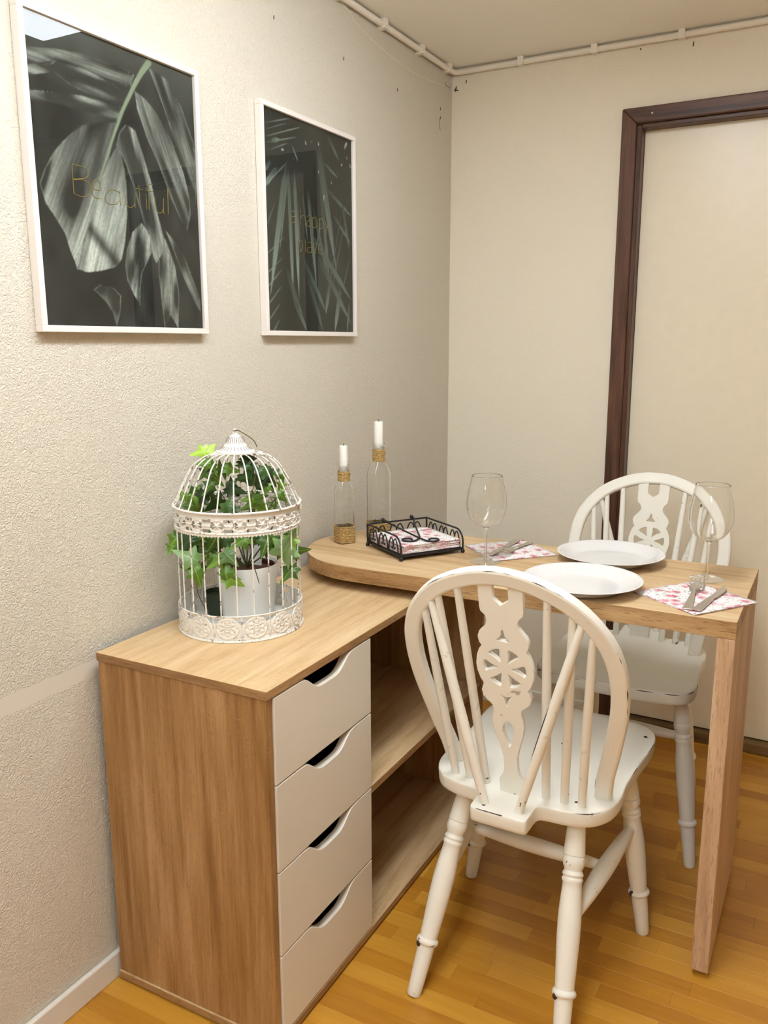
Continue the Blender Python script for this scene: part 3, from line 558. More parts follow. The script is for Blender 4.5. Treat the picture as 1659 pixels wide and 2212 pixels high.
for o in SB.children:                     # edge banding on the boards
    if o.name.split('.')[0] in ('top_panel', 'bottom_panel', 'shelf'):
        o.data.materials.append(MAT['oak_edge']); o.data.materials.append(MAT['oak_edge_long'])
        for p_ in o.data.polygons: p_.material_index = 0 if abs(p_.normal.z) > .5 else (1 if abs(p_.normal.y) > .5 else 2)
# ------------------------------------------------------------------ table
TB = tag(empty('dining_table', (.64, -.8425, 0)), 'oak-effect swivel table with rounded end and one panel leg', 'table')
TZ = .75; cxr, cyr, rad = .228, -.8425, .2075
ol = [(1.055, cyr-rad), (1.055, cyr+rad)]+[(cxr+rad*math.cos(PI/2+PI*i/48), cyr+rad*math.sin(PI/2+PI*i/48)) for i in range(49)]
n = len(ol); Mt = Matrix.Translation((-.64, .8425, 0))
me = MB().prism(ol, .7155, TZ, Mt).mesh('tabletop'); me.materials.append(MAT['oak_table']); me.materials.append(MAT['oak_edge'])
for p_ in me.polygons: p_.material_index = 0 if abs(p_.normal.z) > .5 else 1
tt = link_mesh('tabletop', me, None, TB); b_ = tt.modifiers.new('bevel', 'BEVEL'); b_.width = .0012; b_.segments = 2; b_.limit_method = 'ANGLE'
MB().box(1.0225-.64, 1.0548-.64, -.2072, .2072, .014, .7153).build('panel_leg', MAT['oak_leg'], TB, bevel=.0015)
for y_ in (-.17, .17): MB().lathe([(.012, 0), (.012, .0139)], 16, c=(.399, y_, 0)).build('glide', MAT['dark'], TB)
MB().lathe([(.07, .6932), (.07, .699), (.045, .700), (.045, .7153)], 40, c=(.228-.64, 0, 0)).build('swivel_plate', MAT['dark'], TB)

# ------------------------------------------------------------------ chairs
BA, BB = .9346, .3556                     # rake of the bow
def flat_mesh(outline, holes, ext, bev):
    cu = bpy.data.curves.new('flat', 'CURVE'); cu.dimensions = '2D'; cu.fill_mode = 'BOTH'; cu.extrude = ext; cu.bevel_depth = bev; cu.bevel_resolution = 1
    for pts in [outline]+holes:
        s = cu.splines.new('POLY'); s.points.add(len(pts)-1); s.use_cyclic_u = True
        for k, q in enumerate(pts): s.points[k].co = (q[0], q[1], 0, 1)
    ob = bpy.data.objects.new('flat', cu); COL.objects.link(ob); dg = bpy.context.evaluated_depsgraph_get()
    me = bpy.data.meshes.new_from_object(ob.evaluated_get(dg)); bpy.data.objects.remove(ob); bpy.data.curves.remove(cu); return me
LEG = [(0,.0128),(.06,.0130),(.12,.0142),(.17,.0152),(.186,.0154),(.190,.0140),(.194,.0154),(.215,.0160),(.232,.0150),(.243,.0132),(.252,.0126),(.258,.0140),(.268,.0152),(.275,.0140),(.280,.0138),(.286,.0152),(.296,.0152),(.304,.0136),(.33,.0140),(.40,.0158),(.46,.0165),(.54,.0162),(.64,.0148),(.735,.0134),(.742,.0160),(.752,.0172),(.762,.0160),(.768,.0130),(.85,.0122),(.94,.0112),(.995,.0106),(1.0,.0098)]
def leg_mesh(top, foot):
    a = Vector(top); b = Vector(foot); d = b-a; q = d.normalized().to_track_quat('Z', 'Y').to_matrix().to_4x4(); q.translation = a
    m = MB(); m.lathe([(r*1.30, t*d.length) for t, r in LEG], 22, M=q)
    lo = min(v[2] for v in m.v); m.v = [(x, y, max(z, 0.0)) if z < .006 else (x, y, z) for x, y, z in m.v]
    return m
def turned(a, b, r0, r1, n=14):
    a = Vector(a); b = Vector(b); m = MB()
    P = [a.lerp(b, i/n) for i in range(n+1)]; m.tube(P, [r0+(r1-r0)*math.sin(PI*i/n)**1.2 for i in range(n+1)], 14); return m
SPLAT = [(.024,-.004),(.024,.03),(.0215,.034),(.015,.043),(.0125,.06),(.0125,.085),(.018,.11),(.027,.14),(.0300,.16),(.0285,.175),(.0255,.186),(.027,.197),(.036,.205),(.044,.213),(.0465,.225),(.0435,.235),(.0405,.2405),(.047,.25),(.0525,.267),(.0535,.281),(.051,.298),(.046,.312),(.0405,.3200),(.045,.327),(.047,.338),(.0435,.348),(.037,.355),(.0295,.365),(.0275,.374),(.031,.384),(.0385,.391),(.040,.399),(.040,.4565)]
def splat_holes():
    def blob(pts, n=24): return [tuple(q) for q in spline(pts, n, True)]
    hs = [blob([(0,.3595),(.0035,.354),(.0045,.346),(.0115,.3385),(.011,.3348),(0,.3345),(-.011,.3348),(-.0115,.3385),(-.0045,.346),(-.0035,.354)], 40)]
    for k in range(6):
        a = k*PI/3; w = .33
        P = [(.013, -.10), (.026, -.24), (.037, -w), (.0405, -w*.8), (.0412, 0), (.0405, w*.8), (.037, w), (.026, .24), (.013, .10)]
        hs.append(blob([(r*math.cos(a+t), .280+r*math.sin(a+t)) for r, t in P], 36))
    hs.append(blob([(-.0125,.224),(0,.2195),(.0125,.224),(.0045,.2125),(.0025,.200),(0,.1975),(-.0025,.200),(-.0045,.2125)], 32))
    hs.append(blob([(0,.167),(.0115,.153),(.0095,.135),(0,.108),(-.0095,.135),(-.0115,.153)], 30))
    hs.append([(-.0155,.4495),(-.0155,.4175),(0,.4055),(.0155,.4175),(.0155,.4495)])
    return hs
SEAT = [(.018,-.1745),(.038,-.1745),(.049,-.1735),(.0545,-.169),(.0553,-.158),(.0555,-.135),(.0562,-.122),(.0605,-.1135),(.072,-.1095),(.115,-.104),(.152,-.088),(.176,-.052),(.183,-.005),(.180,.045),(.181,.09),(.184,.15),(.188,.20),(.189,.25),(.180,.295),(.150,.324),(.10,.334),(.05,.338)]
def make_chair(label, pos, rz, hs, k, front, chips):
    t = tag(empty('dining_chair', (*pos, 0), rz), label, 'chair', 'cream wheel-back chairs at the table'); C = MAT['chair']
    fy = lambda y: y if y < 0 else y*front/.338
    # seat
    half = [(x, fy(y)) for x, y in SEAT]; raw = [(0, half[0][1])]+half+[(0, half[-1][1])]; ol = [tuple(q) for q in spline(mirror(raw), 240, True)]
    cy = .09; dish = lambda x, y, s: -.0095*max(0, 1-s**2.2)*min(1, max(0, (y+.07)/.09))
    R = []
    for s, dz in ((.02, -.030), (.95, -.030), (.985, -.030), (.992, -.0285), (.996, -.022), (1.0, -.010), (.9995, -.0035), (.995, -.0010), (.986, 0)):
        R.append([(x*s, cy+(y-cy)*s, hs+dz) for x, y in ol])
    for s in (.93, .86, .78, .68, .56, .42, .28, .14, .02): R.append([(x*s, cy+(y-cy)*s, hs+dish(x*s, cy+(y-cy)*s, s)) for x, y in ol])
    so = MB().rings(R).build('seat', C, t)
    def rim_chip(cond, r=.0011, dz=-.0016):
        pts = [(x*.9975, cy+(y-cy)*.9975, hs+dz) for x, y in ol if cond(x, y)]
        if len(pts) > 3: MB().tube(pts, [.0002]+[r*(.55+.45*math.sin(7.3*i)) for i in range(len(pts)-2)]+[.0002], 6).build('paint_chip', MAT['chip'], so)
    if chips == 1:
        rim_chip(lambda x, y: y < -.170 and -.042 < x < .012); rim_chip(lambda x, y: .118 < x < .166 and y < -.06); rim_chip(lambda x, y: x > .1 and .08 < y < .13, .0008); rim_chip(lambda x, y: x > .1 and .19 < y < .25, .0008)
    else:
        rim_chip(lambda x, y: y > front*.5 and -.19 < x < -.05, .0013, -.004); rim_chip(lambda x, y: y > front*.5 and .02 < x < .17, .0010, -.004)
    bp = lambda u, v: Vector((u, -.02-BB*v, hs+k*BA*v))
    # bow: flat bent rail
    hb = [(.152,-.008),(.159,.05),(.170,.10),(.180,.150),(.191,.21),(.1958,.262),(.1948,.305),(.1895,.340),(.1765,.376),(.153,.412),(.122,.442),(.082,.4645),(.040,.4785),(0,.4825)]
    path = [tuple(q) for q in spline(hb+[(-u, v) for u, v in reversed(hb[:-1])], 130)]
    R = []; nrm = Vector((0, k*BA, BB)).normalized()
    sec = [(-.0160,-.0065),(-.0160,.0065),(-.0125,.0100),(.0125,.0100),(.0160,.0065),(.0160,-.0065),(.0125,-.0100),(-.0125,-.0100)]
    for i, (u, v) in enumerate(path):
        a = path[max(i-1, 0)]; b = path[min(i+1, len(path)-1)]; tg = (bp(*b)-bp(*a)).normalized(); side = tg.cross(nrm).normalized(); c = bp(u, v)
        R.append([tuple(c+side*p_+nrm*q) for p_, q in sec])
    bo = MB().rings(R).build('bow', C, t, bevel=.002, seg=1, angle=30)
    for u0, u1, v0, v1, cor, cr in ((.170, .19, .33, .365, 4, .0013), (.19, .20, .225, .29, 4, .0013), (.05, .11, .43, .475, 4, .0009), (-.03, .03, .47, .49, 4, .0009), (-.13, -.06, .43, .47, 7, .0008), (.155, .165, .015, .06, 5, .0008)):
        ix = [i for i, (u, v) in enumerate(path) if u0 <= u <= u1 and v0 <= v <= v1]
        ix = [i for n_, i in enumerate(ix) if n_ == 0 or i == ix[n_-1]+1]
        if len(ix) > 2: MB().tube([tuple(Vector(R[i][7 if cor == 4 else cor])*.5+Vector(R[i][0])*.5 if cor != 5 else R[i][cor]) for i in ix], [.0002]+[cr*(.5+.5*math.sin(5.1*i)) for i in range(len(ix)-2)]+[.0002], 6).build('paint_chip', MAT['chip'], bo)
    for s in (-1, 1):
        for bx, by, tu, tv in ((.127,-.073,.1575,.404), (.095,-.0755,.125,.436), (.060,-.077,.083,.462)):
            a = Vector((s*bx, by, hs-.004)); b = bp(s*tu, tv); n = 10
            MB().tube([a.lerp(b, i/n) for i in range(n+1)], [lerp(.0078, .0066, i/n)+.0012*math.sin(PI*i/n) for i in range(n+1)], 14).build('spindle', C, t)
        a = Vector((s*.032, -.150, hs-.004)); b = bp(s*.1425, .420); n = 12
        br = MB().tube([a.lerp(b, i/n) for i in range(n+1)], [lerp(.0078, .0064, i/n)+.0026*math.sin(PI*i/n) for i in range(n+1)], 14).build('brace', C, t)
        if chips == 1 and s > 0:       # long bare streak on the edge of the brace
            sd = Vector((-.0072, -.0042, .001)); MB().tube([a.lerp(b, q)+sd for q in (.26, .36, .5, .62)], [.0006, .0020, .0022, .0006], 8).build('paint_chip', MAT['chip'], br)
    # splat with the pierced wheel
    me = flat_mesh(mirror(SPLAT), splat_holes(), .0042, .0010); n = math.hypot(.093, .428); dy, dz = -.093/n, .428/n*k
    Mx = Matrix(((1,0,0,0),(0,dy,-dz,-.09),(0,dz,dy,hs),(0,0,0,1))); me.transform(Mx); me.update(); me.materials.clear(); me.materials.append(C)
    link_mesh('splat', me, C, t)
    # legs and stretchers
    ax = {}
    for s in (-1, 1):
        for nm, top, foot in (('f', (s*.148, fy(.205)*.9, hs-.029), (s*.202, .187, 0)), ('b', (s*.112, -.045, hs-.029), (s*.147, -.214, 0))):
            lg = leg_mesh(top, foot).build('leg', C, t); ax[nm, s] = (Vector(top), Vector(foot))
            P = ax[nm, s]; h = P[0].lerp(P[1], .22)
            if chips:
                for tq, an, r in ((.205, -1.9, .0062), (.165, -1.75, .0045), (.752, -2.2, .0068), (.50, -1.75, .0042)):
                    if nm == 'f' and tq != .752: continue
                    c = P[0].lerp(P[1], tq); dr = Vector((math.cos(an), math.sin(an), 0)); rr_ = .0200 if tq > .7 else .0182
                    MB().sphere(c+dr*rr_, r, 8, 6, (.75, .5, 1)).build('paint_chip', MAT['chip'], lg)
    mid = {}
    for s in (-1, 1):
        a = ax['f', s][0].lerp(ax['f', s][1], .36); b = ax['b', s][0].lerp(ax['b', s][1], .47)
        turned(a, b, .0095, .0178).build('stretcher', C, t); mid[s] = a.lerp(b, .46)
    turned(mid[-1], mid[1], .0095, .0165).build('stretcher', C, t)
    if chips:
        for x, y in ((.166, .268), (.115, -.065), (-.032, -.158), (.02, .15)): MB().lathe([(.0042, 0), (.003, .0009)], 10, c=(x, y, hs-.0004)).build('paint_chip', MAT['chip'], t)
    return t
make_chair('cream wheel-back chair in front of the table, its back to the viewer', (.7064, -1.15), -.0184, .412, 1.0, .336, 1)
make_chair('cream wheel-back chair beyond the table, by the door', (.7581, -.4886), PI+.0104, .467, .93, .275, 2)

# ------------------------------------------------------------------ bird cage
CX, CY = .152, -1.344
CG = tag(empty('bird_cage', (CX, CY, .6931)), 'distressed white metal bird cage with domed top, standing on the sideboard', 'bird cage'); K = MAT['cage']
RC = .1215
MB().lathe([(.118, .0), (.1245, .0), (.1255, .002), (.1245, .0045), (.1215, .005), (.10, .0055), (.02, .0055)], 72).build('base_plate', K, CG)
def band(name, z0, z1, cells, fn, r, nu=30, nv=26):
    V = []; F = []; NU = cells*nu; idx = {}
    for i in range(NU):
        for j in range(nv+1):
            u = ((i % nu)/nu)*2-1; v = j/nv*2-1; _, h = fn(u, v); a = 2*PI*i/NU; q = r+h
            V.append((q*math.cos(a), q*math.sin(a), lerp(z0, z1, j/nv)))
    for i in range(NU):
        for j in range(nv):
            u = (((i+.5) % nu)/nu)*2-1; v = (j+.5)/nv*2-1
            if fn(u, v)[0]: continue
            i2 = (i+1) % NU; F.append((i*(nv+1)+j, i2*(nv+1)+j, i2*(nv+1)+j+1, i*(nv+1)+j+1))
    me = bpy.data.meshes.new(name); me.from_pydata(V, [], F); me.update(); me.polygons.foreach_set('use_smooth', [True]*len(F))
    o = link_mesh(name, me, K, CG); s = o.modifiers.new('thick', 'SOLIDIFY'); s.thickness = .0007; return o
def fn_base(u, v):
    x = u*1.12; r = math.hypot(x, v*1.05); th = math.atan2(v, x); h = 0; hole = False; pet = abs(math.cos(4*th))
    if r < .20: h = .0016*(1-(r/.20)**2)+.0004
    elif r < .29: h = .0026
    elif r < .34: h = .0004
    elif r < .62: h = .0022*pet**.5
    elif r < .84: h = .0020*abs(math.sin(4*th))**.5
    elif r < .93: h = .0022
    if abs(v) > .88: h = .0018 if int((u+2)*12) % 2 else .0004
    elif abs(u) > .955: h = .0020
    elif r > .98 and .42 < abs(v) < .80: hole = v > 0 or abs(u) > .9; h = .0004
    if .44 < r < .60 and pet < .16: hole = True
    return hole, h
def fn_mid(u, v):
    if v > .58: return False, (.0010 if v > .85 else 0)
    if v < -.62:
        return False, .0013
    w = (v+.02)/.60; x = u*1.28; r = math.hypot(x, w); th = math.atan2(w, x); h = 0; hole = False
    fl_ = .36+.14*math.cos(6*th)
    if r < .14: h = .0030
    elif r < fl_: h = .0018
    elif r < .74: hole = abs(math.sin(th)) < .72
    elif r < .98: h = .0022*(.6+.4*math.cos(8*th))
    elif abs(u) > .60 and abs(w) > .52 and abs(w) < .95: hole = True
    else: h = .0006+.0018*abs(math.cos(w*5.5))**2*(1 if abs(u) > .9 else .5)
    if abs(u) > .95 and abs(w) < .5: hole = False
    return hole, h
band('base_band', .0045, .0520, 14, fn_base, RC, 56, 40)
band('middle_band', .2060, .2480, 18, fn_mid, RC, 44, 36)
def ring(name, r, z, w, n=96): return MB().tube([(r*math.cos(2*PI*i/n), r*math.sin(2*PI*i/n), z) for i in range(n)], w, 8, closed=True).build(name, K, CG)
ring('ring', RC+.0008, .0520, .0014); ring('ring', RC+.0030, .2500, .0024); ring('ring', RC+.0012, .2115, .0016)
m = MB()
for i in range(110):
    a = 2*PI*i/110; m.sphere(((RC+.001)*math.cos(a), (RC+.001)*math.sin(a), .2062), .0019, 6, 4)
m.build('beaded_edge', K, CG)
dome = [(RC+.001, .250), (.1175, .260), (.109, .280), (.0985, .301), (.083, .3265), (.064, .3415), (.046, .3475), (.034, .349)]
dsp = [tuple(q) for q in spline(dome, 28)]
for i in range(24):
    a = 2*PI*(i+.35)/24; c, s = math.cos(a), math.sin(a); q = RC-.0015
    MB().tube([(q*c, q*s, .005), (q*c, q*s, .13), (q*c, q*s, .249)], .0014, 6).build('bar', K, CG)
    MB().tube([(r*c, r*s, z) for r, z in dsp], .0014, 6).build('dome_wire', K, CG)
cp = [(.004, .3470), (.036, .3468), (.0378, .3485), (.0380, .3512), (.0372, .3528), (.0335, .3540), (.0290, .3562), (.0250, .3592), (.0225, .3622), (.0218, .3640), (.0200, .3652), (.0192, .3670), (.0172, .3720), (.0148, .3770), (.0110, .3812), (.0072, .3832), (.0050, .3850), (.0030, .3860)]
MB().lathe(cp, 96).build('cap', K, CG)
m = MB()
for i in range(26):
    a = 2*PI*i/26; c, s_ = math.cos(a), math.sin(a)
    for lo_, hi_ in ((5, 8), (11, 14)):
        P = [(cp[k][0]+.0001, cp[k][1]+.0001) for k in range(lo_, hi_+1)]
        m.tube([(r*c, r*s_, z) for r, z in P], [.0003]+[.0008]*(len(P)-2)+[.0003], 5)
o = m.build('cap_fluting', MAT['cage_wear'], CG); o['kind'] = 'stuff'
MB().tube([(.0, .0055*math.cos(2*PI*i/20), .3885+.0055*math.sin(2*PI*i/20)) for i in range(20)], .0017, 8, closed=True).build('top_loop', K, CG)
hd = spline([(-.004, 0, .3890), (.004, .004, .3915), (.014, .008, .3865), (.026, .014, .3780), (.034, .018, .3690), (.037, .020, .3590)], 30)
MB().tube([tuple(q) for q in hd], .0009, 6).build('hanging_hook', MAT['stem'], CG)
for a in (PI+.42, .45):
    c = Matrix.Rotation(a, 4, 'Z'); m = MB(); m.box(RC+.001, RC+.006, -.007, .007, .238, .254); m.v = [tuple(c @ Vector(q)) for q in m.v]; m.build('clasp', K, CG, bevel=.001)

# white pot standing in the cage, with an ivy in its nursery pot
PX, PY = CX-.006, CY+.030
fp = MB().lathe([(.030, 0), (.050, 0), (.0525, .003), (.0625, .112), (.0618, .1135), (.0605, .112), (.0515, .010), (.02, .008)], 64).build('flower_pot', MAT['pot']); fp.location = (PX, PY, .6988)
tag(fp, 'plain white tapered flower pot inside the bird cage', 'pot')
IV = tag(empty('ivy_plant', (PX, PY, .7075)), 'green ivy growing through the bars of the bird cage', 'plant')
MB().lathe([(.02, .001), (.046, .001), (.0565, .098), (.0575, .100), (.0560, .100), (.0545, .096)], 48, cap1=False).build('nursery_pot', MAT['terracotta'], IV)
MB().lathe([(.0005, .096), (.02, .095), (.04, .093), (.0535, .090)], 32, cap0=False, cap1=False).build('soil', MAT['soil'], IV)
lab = MB().box(-.022, .022, -.0006, .0006, 0, .075).build('plant_label', MAT['card'], IV, bevel=.0005); lab.location = (-.002, .015, .065); lab.rotation_euler = (-.15, 0, .35)
GP = MB().lathe([(.012, 0), (.022, 0), (.028, .045), (.0285, .048), (.026, .048), (.024, .040), (.001, .039)], 32).build('plant_pot', MAT['green_pot']); GP.location = (CX-.070, CY+.012, .6990)
tag(GP, 'small dark green pot tucked behind the white pot in the cage', 'pot')
def stem(pts, r=.0013):
    P = [tuple(q) for q in spline(pts, 30)]; MB().tube([(a-PX+CX, b_-PY+CY, c+.6931-.7075) for a, b_, c in P], [lerp(r*1.3, r*.6, i/(len(P)-1)) for i in range(len(P))], 6).build('stem', MAT['stem'], IV)
b0 = (-.006, .030, .108)
for pts in ([b0, (-.02, .00, .20), (-.045, -.02, .27), (-.055, -.03, .32), (-.05, -.04, .352)], [b0, (.01, .02, .21), (.03, .01, .27), (.035, .02, .32)], [b0, (.05, .04, .19), (.07, .03, .25), (.075, .02, .30)],
            [b0, (.06, .03, .15), (.09, .04, .13), (.10, .06, .10)], [b0, (-.05, 0, .16), (-.09, -.03, .17), (-.11, -.06, .15)], [b0, (-.04, -.03, .15), (-.06, -.05, .11), (-.075, -.045, .07), (-.06, -.04, .03)],
            [b0, (.03, 0, .16), (.02, -.03, .21), (.01, -.04, .26)], [b0, (-.03, .03, .2), (-.06, .03, .25), (-.07, .02, .28)], [b0, (.04, -.01, .13), (.07, -.03, .10)], [b0, (.02, .05, .2), (.06, .06, .26), (.085, .05, .23)]):
    stem(pts)
LEAVES=[[-0.0494,-0.0465,0.3515,0.0231,200,"L"],[-0.0406,-0.0303,0.3554,0.0249,60,"L"],[-0.0377,-0.0472,0.3305,0.0212,170,"m"],[-0.0459,-0.0428,0.3101,0.0249,240,"m"],[-0.0327,-0.0302,0.3199,0.0178,300,"m"],[-0.0388,0.0013,0.3154,0.0217,80,"m"],[0.0048,-0.0234,0.3199,0.0229,0,"m"],[-0.0487,0.0209,0.3031,0.0165,280,"m"],[-0.0583,-0.0064,0.2971,0.0182,150,"m"],[-0.0415,-0.0079,0.2914,0.0217,310,"m"],[-0.0332,-0.0451,0.285,0.0213,235,"m"],[-0.0415,0.0383,0.2681,0.0333,330,"d"],[-0.0725,-0.076,0.2673,0.016,130,"m"],[-0.057,-0.0807,0.2676,0.0124,260,"m"],[-0.0947,-0.0126,0.2552,0.0333,160,"m"],[-0.0533,-0.0359,0.266,0.027,30,"d"],[-0.1076,-0.0073,0.2347,0.0298,200,"m"],[-0.0889,-0.044,0.2427,0.0182,190,"m"],[-0.0834,0.0333,0.2337,0.0339,210,"d"],[0.0118,-0.046,0.2468,0.0245,300,"d"],[0.015,0.0215,0.3325,0.0251,280,"d"],[0.0225,-0.0027,0.3254,0.0212,185,"d"],[0.0285,0.0117,0.3186,0.0177,275,"d"],[0.0529,0.0251,0.315,0.023,40,"d"],[0.0274,0.0678,0.2948,0.0292,300,"d"],[-0.0171,0.0549,0.2879,0.0277,190,"d"],[0.0324,0.0311,0.2913,0.0287,350,"d"],[0.0229,0.0761,0.2786,0.0239,290,"d"],[0.0644,0.0446,0.3079,0.0143,60,"d"],[0.0598,0.0685,0.2917,0.0163,280,"m"],[0.06,0.0613,0.2764,0.0162,230,"m"],[0.0857,0.0307,0.2635,0.0176,320,"m"],[0.0114,0.0304,0.2518,0.0236,200,"m"],[-0.0267,0.0729,0.2283,0.0263,180,"m"],[-0.0018,0.0795,0.2295,0.0243,340,"m"],[0.0262,0.0375,0.2555,0.0199,20,"m"],[0.0352,0.0455,0.2732,0.0199,270,"m"],[-0.0082,-0.0056,0.2326,0.018,180,"d"],[0.0407,0.0679,0.2371,0.0146,300,"m"],[-0.0973,-0.078,0.1767,0.0254,215,"m"],[-0.1019,-0.0817,0.1625,0.0218,240,"m"],[-0.0832,-0.065,0.1828,0.0236,150,"d"],[-0.0736,-0.0714,0.1726,0.0289,250,"d"],[-0.0969,-0.0164,0.1639,0.0299,310,"m"],[-0.083,-0.0306,0.1517,0.0259,290,"d"],[-0.0625,-0.0288,0.1703,0.0293,20,"m"],[-0.036,-0.036,0.1693,0.0325,250,"m"],[-0.0803,-0.0041,0.1463,0.028,230,"d"],[-0.0335,-0.0116,0.1681,0.0274,330,"m"],[-0.0193,-0.0123,0.1717,0.0218,20,"d"],[-0.0462,-0.0959,0.1543,0.0354,150,"p"],[-0.0932,-0.0431,0.1124,0.026,170,"m"],[-0.0288,-0.0951,0.1207,0.0301,275,"m"],[-0.0928,-0.009,0.1024,0.0207,290,"m"],[-0.058,-0.0234,0.129,0.0221,250,"m"],[0.0101,-0.0821,0.1474,0.0262,215,"m"],[0.0317,-0.0707,0.158,0.0296,300,"p"],[0.0256,-0.0756,0.1301,0.0279,110,"m"],[0.0356,-0.0676,0.1117,0.0263,320,"m"],[-0.0538,-0.0051,0.1477,0.0222,280,"d"],[0.0256,-0.0264,0.1778,0.0266,220,"m"],[-0.0078,0.036,0.1666,0.024,30,"m"],[0.0007,0.0543,0.1599,0.0223,280,"m"],[0.0291,0.0351,0.1708,0.0201,20,"d"],[0.0566,0.0127,0.1676,0.0286,260,"m"],[0.0664,0.0203,0.1707,0.025,300,"m"],[0.0374,0.0376,0.1453,0.0219,280,"m"],[0.0235,0.0971,0.1497,0.0226,240,"d"],[0.0576,0.0525,0.1462,0.0292,180,"m"],[0.1019,0.0216,0.1672,0.0424,60,"p"],[0.1046,0.0336,0.1813,0.0284,80,"m"],[0.1044,0.0544,0.1494,0.0324,0,"m"],[0.102,0.0235,0.1415,0.0266,270,"p"],[0.1014,0.023,0.1123,0.0303,260,"m"],[-0.02,0.083,0.1284,0.0209,280,"m"],[0.0797,0.0727,0.1068,0.0147,280,"m"],[-0.026,0.0695,0.1288,0.0171,270,"m"],[0.0781,0.0655,0.1829,0.02,110,"m"]]
def leaf_mesh(kind, curl, name):
    half = [(-.02, .06), (-.10, .17), (-.13, .33), (-.03, .36), (.08, .30), (.16, .31), (.25, .44), (.33, .50), (.38, .36), (.44, .24), (.56, .17), (.76, .11), (.92, .045)]
    ol = [(0, 0)]+half+[(1.0, 0)]+[(x, -y) for x, y in reversed(half)]
    ol = [tuple(q) for q in spline(ol, 56, True)]; n = len(ol); c = (.24, 0)
    zz = lambda x, y: -.35*abs(y)**1.3-curl*(x-.2)**2+.05*math.sin(9*y)+.04*math.sin(8*x)
    V = [(c[0], c[1], .03)]+[(lerp(c[0], x, .55), lerp(c[1], y, .55), 0) for x, y in ol]+[(x, y, 0) for x, y in ol]
    V = [(x, y, zz(x, y)) for x, y, _ in V]
    F = [(0, 1+i, 1+(i+1) % n) for i in range(n)]+[(1+i, 1+n+i, 1+n+(i+1) % n, 1+(i+1) % n) for i in range(n)]
    me = bpy.data.meshes.new(name); me.from_pydata(V, [], F); me.update(); me.polygons.foreach_set('use_smooth', [True]*len(F)); me.materials.append(MAT['leaf_'+kind]); return me
LM = {k: [leaf_mesh(k, c, 'leaf') for c in (.15, .35, .6)] for k in 'mdpL'}
rl = random.Random(3); dv = Vector((.6255, -.7802, 0)); rv = Vector((.7802, .6255, 0)); zv = Vector((0, 0, 1))
for (x, y, z, s, a, k) in LEAVES:
    for rep in range(2 if k in 'md' and rl.random() < .35 else 1):
        a_ = math.radians(a+rl.uniform(-15, 15)+rep*120); X = (rv*math.cos(a_)+zv*math.sin(a_)); nn = (dv+zv*rl.uniform(-.1, .75)+rv*rl.uniform(-.5, .5)).normalized()
        X = (X+dv*rl.uniform(-.25, .25)); X = (X-nn*X.dot(nn)).normalized(); Y_ = nn.cross(X); s_ = s*rl.uniform(.92, 1.12)*(1 if not rep else .85)
        Mx = Matrix((X, Y_, nn)).transposed().to_4x4(); base = Vector((x, y, z))-X*s_*.52-dv*.012*rep
        if base.xy.length > .135: base.xy = base.xy.normalized()*.135
        o = bpy.data.objects.new('leaf', rl.choice(LM[k])); COL.objects.link(o); o.parent = IV
        Mx = Mx @ Matrix.Scale(s_*1.45, 4); Mx.translation = base+Vector((CX-PX, CY-PY, .6931-.7075)); o.matrix_local = Mx

